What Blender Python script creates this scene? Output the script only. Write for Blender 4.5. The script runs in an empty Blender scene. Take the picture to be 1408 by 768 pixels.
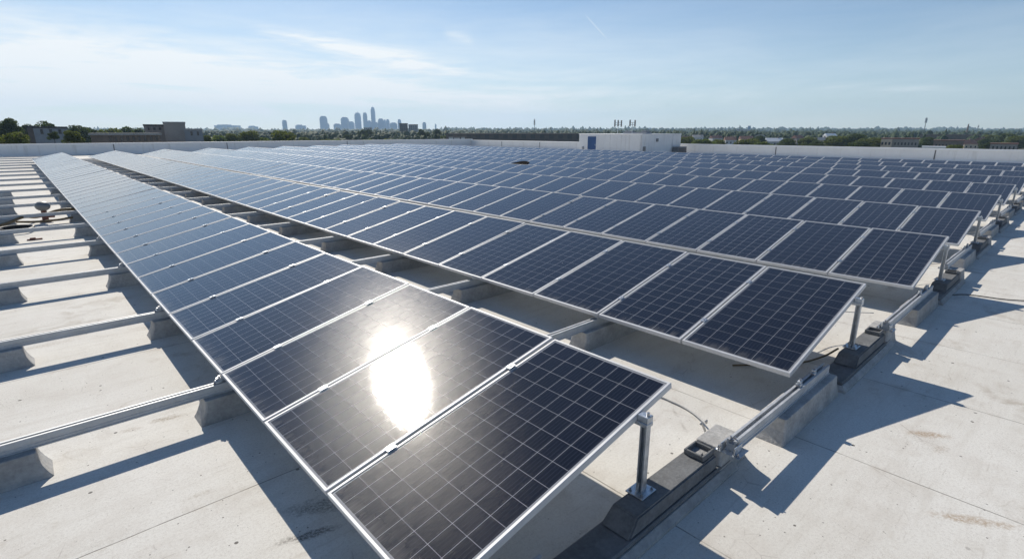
import bpy, bmesh, math, random
import numpy as np
from mathutils import Vector, Matrix

random.seed(7)
RNG = np.random.default_rng(11)
rad = math.radians
S = bpy.context.scene
C = S.collection

# ------------------------------------------------------------------ camera
EYE = 2.30                      # eye height above the roof membrane
FPX, CX, CY = 731.0, 704.0, 384.0
PITCH = math.atan(203.0 / 731.0)
AZ = rad(42.45)
FWD = Vector((math.sin(AZ) * math.cos(PITCH), math.cos(AZ) * math.cos(PITCH), -math.sin(PITCH)))
RGT = Vector((math.cos(AZ), -math.sin(AZ), 0))
UP = RGT.cross(FWD)
HF = Vector((math.sin(AZ), math.cos(AZ), 0))        # horizontal forward
cam_d = bpy.data.cameras.new('camera')
cam = bpy.data.objects.new('camera', cam_d)
C.objects.link(cam)
cam_d.sensor_width = 36.0
cam_d.lens = 36.0 * FPX / 1408.0
cam_d.clip_start = 0.05
cam_d.clip_end = 30000
cam.matrix_world = Matrix(((RGT.x, UP.x, -FWD.x, 0), (RGT.y, UP.y, -FWD.y, 0),
                           (RGT.z, UP.z, -FWD.z, EYE), (0, 0, 0, 1)))
S.camera = cam


def ray(x, y):
    return FWD * FPX + RGT * (x - CX) - UP * (y - CY)


def at(x, y, depth):
    """world point seen at a photo position, at a horizontal depth"""
    d = ray(x, y)
    return Vector((0, 0, EYE)) + d * (depth / d.dot(HF))


def at_x(x, y, X):
    d = ray(x, y)
    return Vector((0, 0, EYE)) + d * (X / d.x)


def proj(p):
    q = Vector(p) - Vector((0, 0, EYE))
    z = q.dot(FWD)
    return (CX + FPX * q.dot(RGT) / z, CY - FPX * q.dot(UP) / z, z)


# ------------------------------------------------------------------ sun and sky
SX, SY = 0.355, 1.335                       # shadow run per metre of height
SUN_AZ = math.atan2(SX, SY)
SUN_EL = math.atan(1 / math.hypot(SX, SY))
sd = bpy.data.lights.new('sun', 'SUN')
sd.energy = 4.9
sd.angle = rad(0.53)
sd.color = (1.0, 0.925, 0.81)
sun = bpy.data.objects.new('sun', sd)
C.objects.link(sun)
sun.rotation_euler = Vector((SX, SY, 1)).to_track_quat('Z', 'Y').to_euler()
sun.location = (10, 40, 40)

W = bpy.data.worlds.new('World')
S.world = W
W.use_nodes = True
S.view_settings.view_transform = 'Standard'
S.view_settings.look = 'None'
S.view_settings.exposure = 0.12
S.view_settings.gamma = 1.0
S.cycles.use_denoising = True
S.cycles.max_bounces = 8
S.cycles.volume_bounces = 1
S.cycles.sample_clamp_indirect = 6.0


class NT:
    """small helper for node trees"""
    def __init__(self, tree):
        self.t = tree
        tree.nodes.clear()

    def n(self, kind, **kw):
        nd = self.t.nodes.new(kind)
        for k, v in kw.items():
            setattr(nd, k, v)
        return nd

    def l(self, a, b):
        self.t.links.new(a, b)

    def put(self, sock, v):
        if isinstance(v, (int, float)):
            sock.default_value = v
        elif isinstance(v, (tuple, list)):
            sock.default_value = v
        else:
            self.l(v, sock)

    def m(self, op, a, b=0.0, c=None, clamp=False):
        nd = self.n('ShaderNodeMath', operation=op, use_clamp=clamp)
        self.put(nd.inputs[0], a)
        self.put(nd.inputs[1], b)
        if c is not None:
            self.put(nd.inputs[2], c)
        return nd.outputs[0]

    def ramp(self, v, a, b, lo=0.0, hi=1.0):
        nd = self.n('ShaderNodeMapRange', interpolation_type='SMOOTHSTEP')
        self.put(nd.inputs['Value'], v)
        self.put(nd.inputs['From Min'], a)
        self.put(nd.inputs['From Max'], b)
        self.put(nd.inputs['To Min'], lo)
        self.put(nd.inputs['To Max'], hi)
        return nd.outputs[0]

    def mix(self, f, a, b, blend='MIX'):
        nd = self.n('ShaderNodeMix', data_type='RGBA', blend_type=blend)
        self.put(nd.inputs[0], f)
        for s, v in ((nd.inputs[6], a), (nd.inputs[7], b)):
            if isinstance(v, (tuple, list)) and len(v) == 3:
                v = (*v, 1.0)
            self.put(s, v)
        return nd.outputs[2]

    def noise(self, vec, scale, detail=3.0, rough=0.5, dist=0.0):
        nd = self.n('ShaderNodeTexNoise')
        self.l(vec, nd.inputs['Vector'])
        nd.inputs['Scale'].default_value = scale
        nd.inputs['Detail'].default_value = detail
        nd.inputs['Roughness'].default_value = rough
        nd.inputs['Distortion'].default_value = dist
        return nd

    def mapping(self, vec, scale=(1, 1, 1), rot=(0, 0, 0), loc=(0, 0, 0)):
        nd = self.n('ShaderNodeMapping')
        self.l(vec, nd.inputs['Vector'])
        nd.inputs['Scale'].default_value = scale
        nd.inputs['Rotation'].default_value = rot
        nd.inputs['Location'].default_value = loc
        return nd.outputs[0]


def azel(x, y):
    d = ray(x, y).normalized()
    return math.atan2(d.x, d.y), math.asin(d.z)


def build_world():
    n = NT(W.node_tree)
    sky = n.n('ShaderNodeTexSky', sky_type='NISHITA')
    sky.sun_disc = False
    sky.sun_elevation = SUN_EL
    sky.sun_rotation = SUN_AZ
    sky.altitude = 60
    sky.air_density = 1.0
    sky.dust_density = 0.15
    sky.ozone_density = 2.2
    co = n.n('ShaderNodeTexCoord').outputs['Generated']
    sep = n.n('ShaderNodeSeparateXYZ')
    n.l(co, sep.inputs[0])
    X, Y, Z = sep.outputs
    az = n.m('ARCTAN2', X, Y)
    el = n.m('ARCSINE', Z)
    comb = n.n('ShaderNodeCombineXYZ')
    n.l(az, comb.inputs[0])
    n.l(el, comb.inputs[1])
    ae = comb.outputs[0]
    # fibrous texture, stretched along the wind
    fib = n.noise(n.mapping(ae, (2.2, 13, 1), (0, 0, rad(-9))), 1.0, 8, 0.62, 0.7).outputs[0]
    fine = n.noise(n.mapping(ae, (7, 60, 1), (0, 0, rad(-13))), 1.0, 6, 0.6, 0.4).outputs[0]
    tex = n.m('ADD', n.m('MULTIPLY', fib, 0.7), n.m('MULTIPLY', fine, 0.3))
    total = None

    def streak(p, q, w0, w1, amp, lo, hi):
        nonlocal total
        (a0, e0), (a1, e1) = azel(*p), azel(*q)
        t = n.m('DIVIDE', n.m('SUBTRACT', az, a0), a1 - a0)
        line = n.m('ADD', n.m('MULTIPLY', t, e1 - e0), e0)
        wob = n.m('MULTIPLY', n.m('SUBTRACT', fib, 0.5), w0 * 1.5)
        d = n.m('ADD', n.m('SUBTRACT', el, line), wob)
        wid = n.m('ADD', n.m('MULTIPLY', n.m('MAXIMUM', t, 0.0), w1 - w0), w0)
        g = n.m('DIVIDE', d, wid)
        g = n.m('EXPONENT', n.m('MULTIPLY', n.m('MULTIPLY', g, g), -1.0))
        ends = n.m('MULTIPLY', n.ramp(t, -0.12, 0.22), n.ramp(t, 1.15, 0.72))
        v = n.m('MULTIPLY', n.m('MULTIPLY', g, ends), n.m('MULTIPLY', n.ramp(tex, lo, hi), amp))
        total = v if total is None else n.m('ADD', total, v)

    streak((350, 42), (590, 92), 0.010, 0.016, 0.85, 0.30, 0.62)
    streak((380, 52), (700, 108), 0.020, 0.012, 0.45, 0.40, 0.62)
    streak((-120, 45), (520, 118), 0.040, 0.03, 0.75, 0.34, 0.66)
    streak((-200, 95), (700, 118), 0.05, 0.03, 0.55, 0.32, 0.66)
    streak((-120, 140), (420, 128), 0.02, 0.03, 0.40, 0.34, 0.62)
    streak((400, 118), (1000, 128), 0.03, 0.02, 0.35, 0.40, 0.66)
    streak((610, 45), (650, 55), 0.008, 0.008, 0.35, 0.34, 0.6)
    streak((806, 22), (835, 54), 0.0016, 0.0010, 0.24, 0.2, 0.5)
    streak((1120, 120), (1320, 122), 0.006, 0.004, 0.25, 0.40, 0.6)
    veil = n.m('MULTIPLY', n.ramp(el, 0.30, 0.02), n.ramp(tex, 0.30, 0.70, 0.5, 1.0))
    side = n.ramp(az, rad(90), rad(22), 0.34, 1.0)
    total = n.m('ADD', total, n.m('MULTIPLY', veil, side))
    total = n.m('MULTIPLY', total, 1.0, clamp=True)
    blue = n.mix(1.0, sky.outputs[0], (0.82, 0.98, 1.11), 'MULTIPLY')
    col = n.mix(total, blue, (11.7, 12.1, 12.3))
    bg = n.n('ShaderNodeBackground')
    n.l(col, bg.inputs[0])
    bg.inputs[1].default_value = 0.077
    out = n.n('ShaderNodeOutputWorld')
    n.l(bg.outputs[0], out.inputs[0])


build_world()

# ------------------------------------------------------------------ materials


def principled(name):
    m = bpy.data.materials.new(name)
    m.use_nodes = True
    n = NT(m.node_tree)
    p = n.n('ShaderNodeBsdfPrincipled')
    o = n.n('ShaderNodeOutputMaterial')
    n.l(p.outputs[0], o.inputs[0])
    return m, n, p


def weathered(name, col, rough=0.6, metal=0.0, var=0.15, scale=6.0, bump=0.0, bscale=60, spec=0.5, rvar=0.1, tint=0.0):
    m, n, p = principled(name)
    co = shifted(n)
    a = n.noise(co, scale, 6, 0.6).outputs[0]
    b = n.noise(co, scale * 7, 4, 0.6).outputs[0]
    v = n.m('ADD', n.m('MULTIPLY', a, 0.6), n.m('MULTIPLY', b, 0.4))
    dk = tuple(c * (1 - var) for c in col)
    lt = tuple(min(1, c * (1 + var)) for c in col)
    c = n.mix(n.ramp(v, 0.3, 0.7), dk, lt)
    if tint:
        inf = n.n('ShaderNodeObjectInfo').outputs['Random']
        c = n.mix(n.m('MULTIPLY', inf, tint), c, tuple(x * 0.45 for x in col))
    n.l(c, p.inputs['Base Color'])
    n.l(n.ramp(v, 0.3, 0.7, rough - rvar, rough + rvar), p.inputs['Roughness'])
    p.inputs['Metallic'].default_value = metal
    p.inputs['Specular IOR Level'].default_value = spec
    if bump:
        bm_ = n.n('ShaderNodeBump')
        bm_.inputs['Strength'].default_value = bump
        bm_.inputs['Distance'].default_value = 0.01
        n.l(n.noise(co, bscale, 5, 0.65).outputs[0], bm_.inputs['Height'])
        n.l(bm_.outputs[0], p.inputs['Normal'])
    return m


def shifted(n):
    """object coordinates, moved by a random amount for each object"""
    co = n.n('ShaderNodeTexCoord').outputs['Object']
    rnd = n.n('ShaderNodeObjectInfo').outputs['Random']
    cb = n.n('ShaderNodeCombineXYZ')
    n.l(n.m('MULTIPLY', rnd, 37.0), cb.inputs[0])
    n.l(n.m('MULTIPLY', rnd, 91.0), cb.inputs[1])
    ad = n.n('ShaderNodeVectorMath', operation='ADD')
    n.l(co, ad.inputs[0])
    n.l(cb.outputs[0], ad.inputs[1])
    return ad.outputs[0]


def roof_material():
    m, n, p = principled('roof_membrane')
    co = n.n('ShaderNodeTexCoord').outputs['Object']
    sep = n.n('ShaderNodeSeparateXYZ')
    n.l(co, sep.inputs[0])
    x, y, z = sep.outputs
    big = n.noise(co, 0.35, 5, 0.6).outputs[0]
    mid = n.noise(co, 2.6, 6, 0.65, 0.3).outputs[0]
    strk = n.noise(n.mapping(co, (0.9, 9, 1)), 1.0, 6, 0.6).outputs[0]
    fine = n.noise(co, 55, 4, 0.7).outputs[0]
    grain = n.noise(co, 260, 2, 0.6).outputs[0]
    c = n.mix(n.ramp(big, 0.3, 0.7), (0.675, 0.655, 0.60), (0.77, 0.755, 0.71))
    c = n.mix(n.ramp(mid, 0.42, 0.72, 0, 0.55), c, (0.60, 0.56, 0.505))
    c = n.mix(n.ramp(strk, 0.48, 0.74, 0, 0.45), c, (0.56, 0.525, 0.465))
    c = n.mix(n.ramp(fine, 0.42, 0.72, 0, 0.5), c, (0.50, 0.47, 0.42))
    mott = n.noise(co, 130, 3, 0.7).outputs[0]
    mottle = n.m('MULTIPLY', n.ramp(mott, 0.5, 0.68), n.ramp(n.noise(co, 4.5, 4, 0.6).outputs[0], 0.35, 0.7, 0.25, 1.0))
    c = n.mix(n.m('MULTIPLY', mottle, 0.55), c, (0.40, 0.37, 0.325))
    scuff = n.noise(n.mapping(co, (3.5, 45, 1)), 1.0, 5, 0.65).outputs[0]
    c = n.mix(n.m('MULTIPLY', n.ramp(scuff, 0.58, 0.72), 0.4), c, (0.44, 0.40, 0.345))
    c = n.mix(n.ramp(grain, 0.4, 0.7, 0, 0.36), c, (0.40, 0.39, 0.38))
    # grime pooled in places
    pool = n.m('MULTIPLY', n.ramp(n.noise(co, 0.9, 4, 0.6, 0.6).outputs[0], 0.55, 0.72), n.ramp(mid, 0.45, 0.62))
    c = n.mix(n.m('MULTIPLY', pool, 0.5), c, (0.36, 0.31, 0.25))

    # rust-brown blotches
    def blotch(cx, cy, rx, ry, rot, strength, colr):
        nonlocal c
        v = n.mapping(co, (1, 1, 1), (0, 0, 0), (-cx, -cy, 0))
        v = n.mapping(v, (1, 1, 1), (0, 0, rot))
        v = n.mapping(v, (1 / rx, 1 / ry, 0))
        ln = n.n('ShaderNodeVectorMath', operation='LENGTH')
        n.l(v, ln.inputs[0])
        r = n.m('ADD', ln.outputs['Value'], n.m('MULTIPLY', n.m('SUBTRACT', n.noise(co, 14, 5, 0.7).outputs[0], 0.5), 1.6))
        f = n.m('MULTIPLY', n.ramp(r, 1.0, 0.25), strength)
        f = n.m('MULTIPLY', f, n.ramp(fine, 0.30, 0.6))
        c = n.mix(f, c, colr)
    blotch(4.93, 0.53, 0.20, 0.07, 0.9, 0.75, (0.34, 0.235, 0.14))
    blotch(3.95, 0.12, 0.28, 0.06, 1.0, 0.7, (0.36, 0.26, 0.165))
    blotch(4.75, 0.42, 0.12, 0.05, 0.3, 0.35, (0.34, 0.25, 0.17))
    blotch(0.55, 4.86, 0.16, 0.06, 0.2, 0.75, (0.30, 0.25, 0.19))
    blotch(0.30, 4.85, 0.10, 0.05, 0.2, 0.5, (0.36, 0.30, 0.24))
    blotch(0.50, 3.60, 0.12, 0.04, 0.1, 0.4, (0.38, 0.33, 0.26))
    blotch(0.90, 2.75, 0.22, 0.05, 0.3, 0.8, (0.10, 0.09, 0.08))
    blotch(1.05, 2.95, 0.30, 0.10, 0.5, 0.6, (0.13, 0.12, 0.10))
    blotch(-0.1, 7.6, 0.35, 0.09, 0.0, 0.45, (0.40, 0.34, 0.27))
    # pitted dark grime in drifts
    drift = n.m('MULTIPLY', n.ramp(n.noise(co, 1.1, 5, 0.6).outputs[0], 0.52, 0.68), n.ramp(n.noise(co, 75, 3, 0.75).outputs[0], 0.56, 0.64))
    c = n.mix(n.m('MULTIPLY', drift, 0.55), c, (0.20, 0.175, 0.145))
    tide = n.noise(n.mapping(co, (0.5, 0.9, 1)), 1.0, 4, 0.55, 1.2).outputs[0]
    ring = n.m('MULTIPLY', n.ramp(n.m('ABSOLUTE', n.m('SUBTRACT', tide, 0.56)), 0.016, 0.0), n.ramp(mid, 0.4, 0.65))
    c = n.mix(n.m('MULTIPLY', ring, 0.28), c, (0.40, 0.35, 0.28))
    # black specks of grit
    for sc, th, am in ((9, 0.10, 0.9), (23, 0.12, 0.8), (60, 0.13, 0.5)):
        vo = n.n('ShaderNodeTexVoronoi', feature='F1')
        n.l(co, vo.inputs['Vector'])
        vo.inputs['Scale'].default_value = sc
        vo.inputs['Randomness'].default_value = 1.0
        sc_ = n.n('ShaderNodeSeparateColor')
        n.l(vo.outputs['Color'], sc_.inputs[0])
        keep = n.ramp(sc_.outputs[0], 0.64, 0.8)
        rad_ = n.m('MULTIPLY', sc_.outputs[1], th * 1.3)
        f = n.m('MULTIPLY', n.m('LESS_THAN', vo.outputs['Distance'], rad_), n.m('MULTIPLY', keep, am))
        c = n.mix(f, c, (0.10, 0.09, 0.08))
    # lap seams of the membrane sheets
    wob = n.m('MULTIPLY', n.m('SUBTRACT', n.noise(co, 1.3, 3, 0.5).outputs[0], 0.5), 0.03)

    def seam(coord, period, off):
        u = n.m('DIVIDE', n.m('ADD', n.m('SUBTRACT', coord, off), wob), period)
        f = n.m('FRACT', n.m('ADD', u, 100.5))
        return n.m('MULTIPLY', n.m('ABSOLUTE', n.m('SUBTRACT', f, 0.5)), period)
    s1 = seam(y, 1.6, 3.45)
    s2 = seam(x, 1.57, 2.56)
    gate = n.ramp(x, 1.6, 1.9)                      # bays run along Y east of the first row
    s = n.m('MINIMUM', n.m('ADD', s1, n.m('MULTIPLY', gate, 5.0)), n.m('ADD', s2, n.m('MULTIPLY', n.m('SUBTRACT', 1.0, gate), 5.0)))
    brk = n.ramp(n.noise(co, 3.0, 4, 0.6).outputs[0], 0.30, 0.55, 0.35, 1.0)
    line = n.m('MULTIPLY', n.ramp(s, 0.0065, 0.002), brk)
    c = n.mix(n.m('MULTIPLY', line, 0.85), c, (0.16, 0.145, 0.125))
    c = n.mix(n.m('MULTIPLY', n.ramp(s, 0.10, 0.0), n.ramp(mid, 0.45, 0.7, 0, 0.35)), c, (0.42, 0.37, 0.31))
    # fine cracks
    vo = n.n('ShaderNodeTexVoronoi', feature='DISTANCE_TO_EDGE')
    n.l(n.mapping(co, (1, 1, 1)), vo.inputs['Vector'])
    vo.inputs['Scale'].default_value = 2.1
    crack = n.m('MULTIPLY', n.ramp(vo.outputs['Distance'], 0.008, 0.001), n.ramp(mid, 0.52, 0.66))
    c = n.mix(n.m('MULTIPLY', crack, 0.45), c, (0.28, 0.25, 0.22))
    n.l(c, p.inputs['Base Color'])
    p.inputs['Roughness'].default_value = 0.85
    p.inputs['Specular IOR Level'].default_value = 0.25
    h = n.m('ADD', n.m('MULTIPLY', fine, 0.5), n.m('MULTIPLY', grain, 0.35))
    h = n.m('ADD', h, n.m('MULTIPLY', mid, 1.2))
    h = n.m('SUBTRACT', h, n.m('MULTIPLY', line, 0.8))
    b = n.n('ShaderNodeBump')
    b.inputs['Strength'].default_value = 0.35
    b.inputs['Distance'].default_value = 0.006
    n.l(h, b.inputs['Height'])
    n.l(b.outputs[0], p.inputs['Normal'])
    return m


def glass_material(nu, nv):
    m, n, p = principled('solar_cells')
    uv = n.n('ShaderNodeUVMap').outputs[0]
    sep = n.n('ShaderNodeSeparateXYZ')
    n.l(uv, sep.inputs[0])
    u, v, _ = sep.outputs                         # cells across (0..6), cells up the slope (0..11)
    rnd = n.n('ShaderNodeObjectInfo').outputs['Random']
    co = shifted(n)

    def line(c, w):
        f = n.m('FRACT', n.m('ADD', c, 10.5))
        d = n.m('ABSOLUTE', n.m('SUBTRACT', f, 0.5))
        return n.m('LESS_THAN', d, w)
    grid = n.m('MAXIMUM', line(u, 0.0105), n.m('MULTIPLY', line(v, 0.0095), 0.72))
    bus = line(n.m('ADD', n.m('MULTIPLY', u, 5.0), 0.5), 0.022)
    fing = line(n.m('MULTIPLY', v, 24.0), 0.10)
    fing2 = line(n.m('MULTIPLY', u, 10.0), 0.09)
    # per cell shade
    cell = n.n('ShaderNodeCombineXYZ')
    n.l(n.m('FLOOR', u), cell.inputs[0])
    n.l(n.m('FLOOR', v), cell.inputs[1])
    n.l(n.m('MULTIPLY', rnd, 50.0), cell.inputs[2])
    wn = n.n('ShaderNodeTexWhiteNoise')
    n.l(cell.outputs[0], wn.inputs['Vector'])
    base = n.mix(wn.outputs['Value'], (0.0026, 0.0030, 0.0075), (0.0044, 0.0052, 0.0125))
    grn = n.noise(co, 120, 3, 0.6).outputs[0]
    base = n.mix(n.ramp(grn, 0.4, 0.75, 0, 0.5), base, (0.0065, 0.0075, 0.016))
    base = n.mix(n.m('MULTIPLY', n.m('MAXIMUM', fing2, n.m('MULTIPLY', fing, 0.6)), 0.10), base, (0.035, 0.038, 0.05))
    base = n.mix(n.m('MULTIPLY', bus, 0.26), base, (0.22, 0.23, 0.26))
    base = n.mix(n.m('MULTIPLY', grid, 0.80), base, (0.50, 0.51, 0.54))
    # rim of the laminate outside the cells
    rim = n.m('MAXIMUM', n.m('MAXIMUM', n.m('LESS_THAN', u, 0.0), n.m('GREATER_THAN', u, float(nu))),
              n.m('MAXIMUM', n.m('LESS_THAN', v, 0.0), n.m('GREATER_THAN', v, float(nv))))
    base = n.mix(n.m('MULTIPLY', rim, 0.8), base, (0.35, 0.36, 0.38))
    # thin dust film, drops of dirt
    base = n.mix(n.m('MULTIPLY', n.ramp(rnd, 0.0, 1.0), 0.35), base, (0.008, 0.009, 0.0165))
    dust = n.ramp(n.noise(co, 2.3, 6, 0.65).outputs[0], 0.35, 0.8, 0.0, 0.006)
    # silt left along the low edge, runs below it, droppings
    silt = n.m('MULTIPLY', n.ramp(v, 0.75, 0.0), n.ramp(n.noise(n.mapping(co, (2, 14, 1)), 1.0, 5, 0.65).outputs[0], 0.38, 0.7, 0.0, 0.16))
    dust = n.m('ADD', dust, silt)
    vo = n.n('ShaderNodeTexVoronoi', feature='F1')
    n.l(co, vo.inputs['Vector'])
    vo.inputs['Scale'].default_value = 2.2
    vs = n.n('ShaderNodeSeparateColor')
    n.l(vo.outputs['Color'], vs.inputs[0])
    wobble = n.m('MULTIPLY', n.m('SUBTRACT', n.noise(co, 40, 3, 0.6).outputs[0], 0.5), 0.05)
    drop = n.m('MULTIPLY', n.m('LESS_THAN', n.m('ADD', vo.outputs['Distance'], wobble), n.m('MULTIPLY', vs.outputs[1], 0.026)), n.m('GREATER_THAN', vs.outputs[0], 0.86))
    dust = n.m('ADD', dust, n.m('MULTIPLY', drop, 0.55))
    spot = n.ramp(n.noise(co, 70, 3, 0.7).outputs[0], 0.68, 0.78, 0.0, 0.05)
    base = n.mix(n.m('ADD', dust, spot), base, (0.55, 0.52, 0.47))
    n.l(base, p.inputs['Base Color'])
    n.l(n.ramp(n.noise(co, 5, 4, 0.6).outputs[0], 0.3, 0.7, 0.055, 0.065), p.inputs['Roughness'])
    p.inputs['IOR'].default_value = 1.50
    p.inputs['Sheen Weight'].default_value = 0.10
    p.inputs['Sheen Roughness'].default_value = 0.35
    p.inputs['Specular IOR Level'].default_value = 0.5
    p.inputs['Coat Weight'].default_value = 0.115
    p.inputs['Coat Roughness'].default_value = 0.155
    p.inputs['Coat IOR'].default_value = 1.45
    b = n.n('ShaderNodeBump')
    b.inputs['Strength'].default_value = 0.12
    b.inputs['Distance'].default_value = 0.0012
    n.l(n.noise(co, 320, 1, 0.5).outputs[0], b.inputs['Height'])
    n.l(b.outputs[0], p.inputs['Normal'])
    # stippled surface of the tempered glass gives the grainy sheen round the glare
    b2 = n.n('ShaderNodeBump')
    b2.inputs['Strength'].default_value = 0.35
    b2.inputs['Distance'].default_value = 0.0012
    n.l(n.noise(co, 620, 1, 0.5).outputs[0], b2.inputs['Height'])
    n.l(b2.outputs[0], p.inputs['Coat Normal'])
    return m


def facade_material(name, wall, glass, sx, sz, fx=0.6, fz=0.55):
    """far tower: rows of windows on the wall"""
    m, n, p = principled(name)
    co = n.n('ShaderNodeTexCoord').outputs['Object']
    sep = n.n('ShaderNodeSeparateXYZ')
    n.l(co, sep.inputs[0])
    hx = n.m('ADD', sep.outputs[0], sep.outputs[1])
    wx = n.m('LESS_THAN', n.m('FRACT', n.m('ADD', n.m('DIVIDE', hx, sx), 500.0)), fx)
    wz = n.m('LESS_THAN', n.m('FRACT', n.m('ADD', n.m('DIVIDE', sep.outputs[2], sz), 500.0)), fz)
    w = n.m('MULTIPLY', wx, wz)
    nz = n.noise(co, 0.4, 4, 0.6).outputs[0]
    wl = n.mix(n.ramp(nz, 0.3, 0.7), tuple(c * 0.86 for c in wall), wall)
    n.l(n.mix(w, wl, glass), p.inputs['Base Color'])
    n.l(n.ramp(w, 0, 1, 0.8, 0.3), p.inputs['Roughness'])
    return m


def leaf_material(name, a, b, c3, through=0.4):
    m, n, p = principled(name)
    g = n.n('ShaderNodeNewGeometry')
    co = n.n('ShaderNodeTexCoord').outputs['Object']
    c = n.mix(g.outputs['Random Per Island'], a, b)
    c = n.mix(n.ramp(n.noise(co, 0.5, 3, 0.6).outputs[0], 0.42, 0.68, 0, 0.7), c, c3)
    n.l(c, p.inputs['Base Color'])
    p.inputs['Roughness'].default_value = 0.75
    p.inputs['Specular IOR Level'].default_value = 0.1
    if through:
        tr = n.n('ShaderNodeBsdfTranslucent')
        n.l(n.mix(1.0, c, (1.5, 1.6, 0.7), 'MULTIPLY'), tr.inputs[0])
        mx = n.n('ShaderNodeMixShader')
        mx.inputs[0].default_value = through
        n.l(p.outputs[0], mx.inputs[1])
        n.l(tr.outputs[0], mx.inputs[2])
        n.l(mx.outputs[0], n.t.nodes['Material Output'].inputs[0])
    return m


M = {}
M['roof'] = roof_material()
M['cells'] = glass_material(6, 12)
M['fine_cells'] = glass_material(8, 12)
M['alu'] = weathered('anodised_aluminium', (0.56, 0.57, 0.585), 0.55, 0.25, 0.08, 5, 0.05, 200, rvar=0.08)
M['rail'] = weathered('rail_aluminium', (0.50, 0.515, 0.53), 0.60, 0.45, 0.14, 8, 0.08, 160, rvar=0.1)
M['galv'] = weathered('galvanised_steel', (0.55, 0.58, 0.61), 0.38, 0.85, 0.2, 22, 0.1, 120, rvar=0.12)
M['bolt'] = weathered('bolt_steel', (0.42, 0.42, 0.43), 0.35, 0.9, 0.2, 30)
M['backsheet'] = weathered('white_backsheet', (0.66, 0.67, 0.68), 0.6, 0, 0.05, 4)
M['concrete'] = weathered('pale_concrete', (0.42, 0.415, 0.405), 0.9, 0, 0.28, 5, 0.7, 45, 0.2, tint=0.35)
M['dark'] = weathered('dark_grey_coated_concrete', (0.155, 0.16, 0.165), 0.8, 0, 0.3, 6, 0.5, 60, 0.3)
M['black'] = weathered('black_rubber', (0.022, 0.022, 0.023), 0.55, 0, 0.2, 20)
M['matt_black'] = weathered('dark_patch_black', (0.004, 0.004, 0.0045), 0.95, 0, 0.2, 6, spec=0.02, rvar=0.03)
M['grey_cable'] = weathered('grey_cable', (0.38, 0.38, 0.38), 0.6, 0, 0.15, 20)
M['rustred'] = weathered('rusted_red_paint', (0.16, 0.065, 0.05), 0.7, 0, 0.35, 30)
M['ochre'] = weathered('brown_hose', (0.16, 0.115, 0.06), 0.6, 0, 0.3, 12)
M['white'] = weathered('white_painted_wall', (0.74, 0.745, 0.75), 0.75, 0, 0.07, 0.7, 0.2, 20)
def streaked(name, col):
    m, n, p = principled(name)
    co = shifted(n)
    a = n.noise(co, 0.7, 5, 0.6).outputs[0]
    st = n.noise(n.mapping(co, (3.0, 3.0, 0.28)), 1.0, 5, 0.65).outputs[0]
    c = n.mix(n.ramp(a, 0.3, 0.7), tuple(x * .92 for x in col), col)
    c = n.mix(n.ramp(st, 0.52, 0.74, 0, 0.5), c, tuple(x * f for x, f in zip(col, (.66, .64, .60))))
    n.l(c, p.inputs['Base Color'])
    p.inputs['Roughness'].default_value = 0.75
    return m


M['white'] = streaked('white_painted_wall', (0.78, 0.785, 0.785))
M['coping'] = weathered('metal_coping', (0.78, 0.79, 0.80), 0.5, 0.2, 0.05, 1.5)
M['joint'] = weathered('dark_sealant', (0.14, 0.14, 0.145), 0.8, 0, 0.2, 4)
M['blue'] = weathered('blue_door_paint', (0.018, 0.075, 0.21), 0.5, 0, 0.12, 2)
M['greybox'] = weathered('grey_cabinet', (0.20, 0.205, 0.21), 0.5, 0.2, 0.15, 4)
M['slate'] = weathered('grey_render', (0.30, 0.315, 0.34), 0.85, 0, 0.12, 0.25)
M['brownbrick'] = weathered('brown_brick', (0.21, 0.165, 0.14), 0.9, 0, 0.22, 0.5)
M['taupe'] = weathered('taupe_render', (0.33, 0.30, 0.28), 0.9, 0, 0.14, 0.3)
M['cream'] = weathered('cream_stone', (0.62, 0.50, 0.38), 0.85, 0, 0.12, 0.3)
M['palewall'] = weathered('pale_wall', (0.60, 0.60, 0.60), 0.85, 0, 0.1, 0.3)
M['redroof'] = weathered('red_tile_roof', (0.19, 0.095, 0.075), 0.85, 0, 0.25, 0.6)
M['darkroof'] = weathered('dark_flat_roof', (0.075, 0.07, 0.07), 0.9, 0, 0.2, 0.4)
M['greyroof'] = weathered('grey_flat_roof', (0.34, 0.33, 0.32), 0.9, 0, 0.2, 0.4)
M['pane'] = weathered('dark_window_glass', (0.03, 0.035, 0.045), 0.25, 0, 0.2, 0.6)
M['ground'] = weathered('mixed_town_ground', (0.085, 0.09, 0.06), 0.95, 0, 0.5, 0.012)
M['bark'] = weathered('bark', (0.10, 0.075, 0.055), 0.9, 0, 0.3, 4)
M['leaf_a'] = leaf_material('leaves_olive', (0.085, 0.105, 0.026), (0.14, 0.15, 0.045), (0.060, 0.078, 0.022))
M['leaf_b'] = leaf_material('leaves_dark', (0.045, 0.066, 0.024), (0.080, 0.10, 0.036), (0.035, 0.052, 0.020))
M['leaf_c'] = leaf_material('leaves_bright', (0.105, 0.14, 0.034), (0.16, 0.19, 0.055), (0.08, 0.11, 0.03))
M['wood'] = leaf_material('far_canopy', (0.024, 0.044, 0.018), (0.050, 0.070, 0.028), (0.022, 0.040, 0.018), 0)
M['tower'] = facade_material('tower_haze_blue', (0.09, 0.22, 0.46), (0.05, 0.13, 0.30), 9, 8, 0.7, 0.6)  # blue of distant haze mixed into wall and window colours
M['tower_b'] = facade_material('tower_pale_haze_blue', (0.16, 0.29, 0.50), (0.07, 0.15, 0.30), 12, 9, 0.5, 0.5)  # paler facade, haze blue put into its colours as well
M['block'] = facade_material('block_brown', (0.20, 0.175, 0.16), (0.05, 0.055, 0.06), 3.2, 3.1, 0.5, 0.5)
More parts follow.
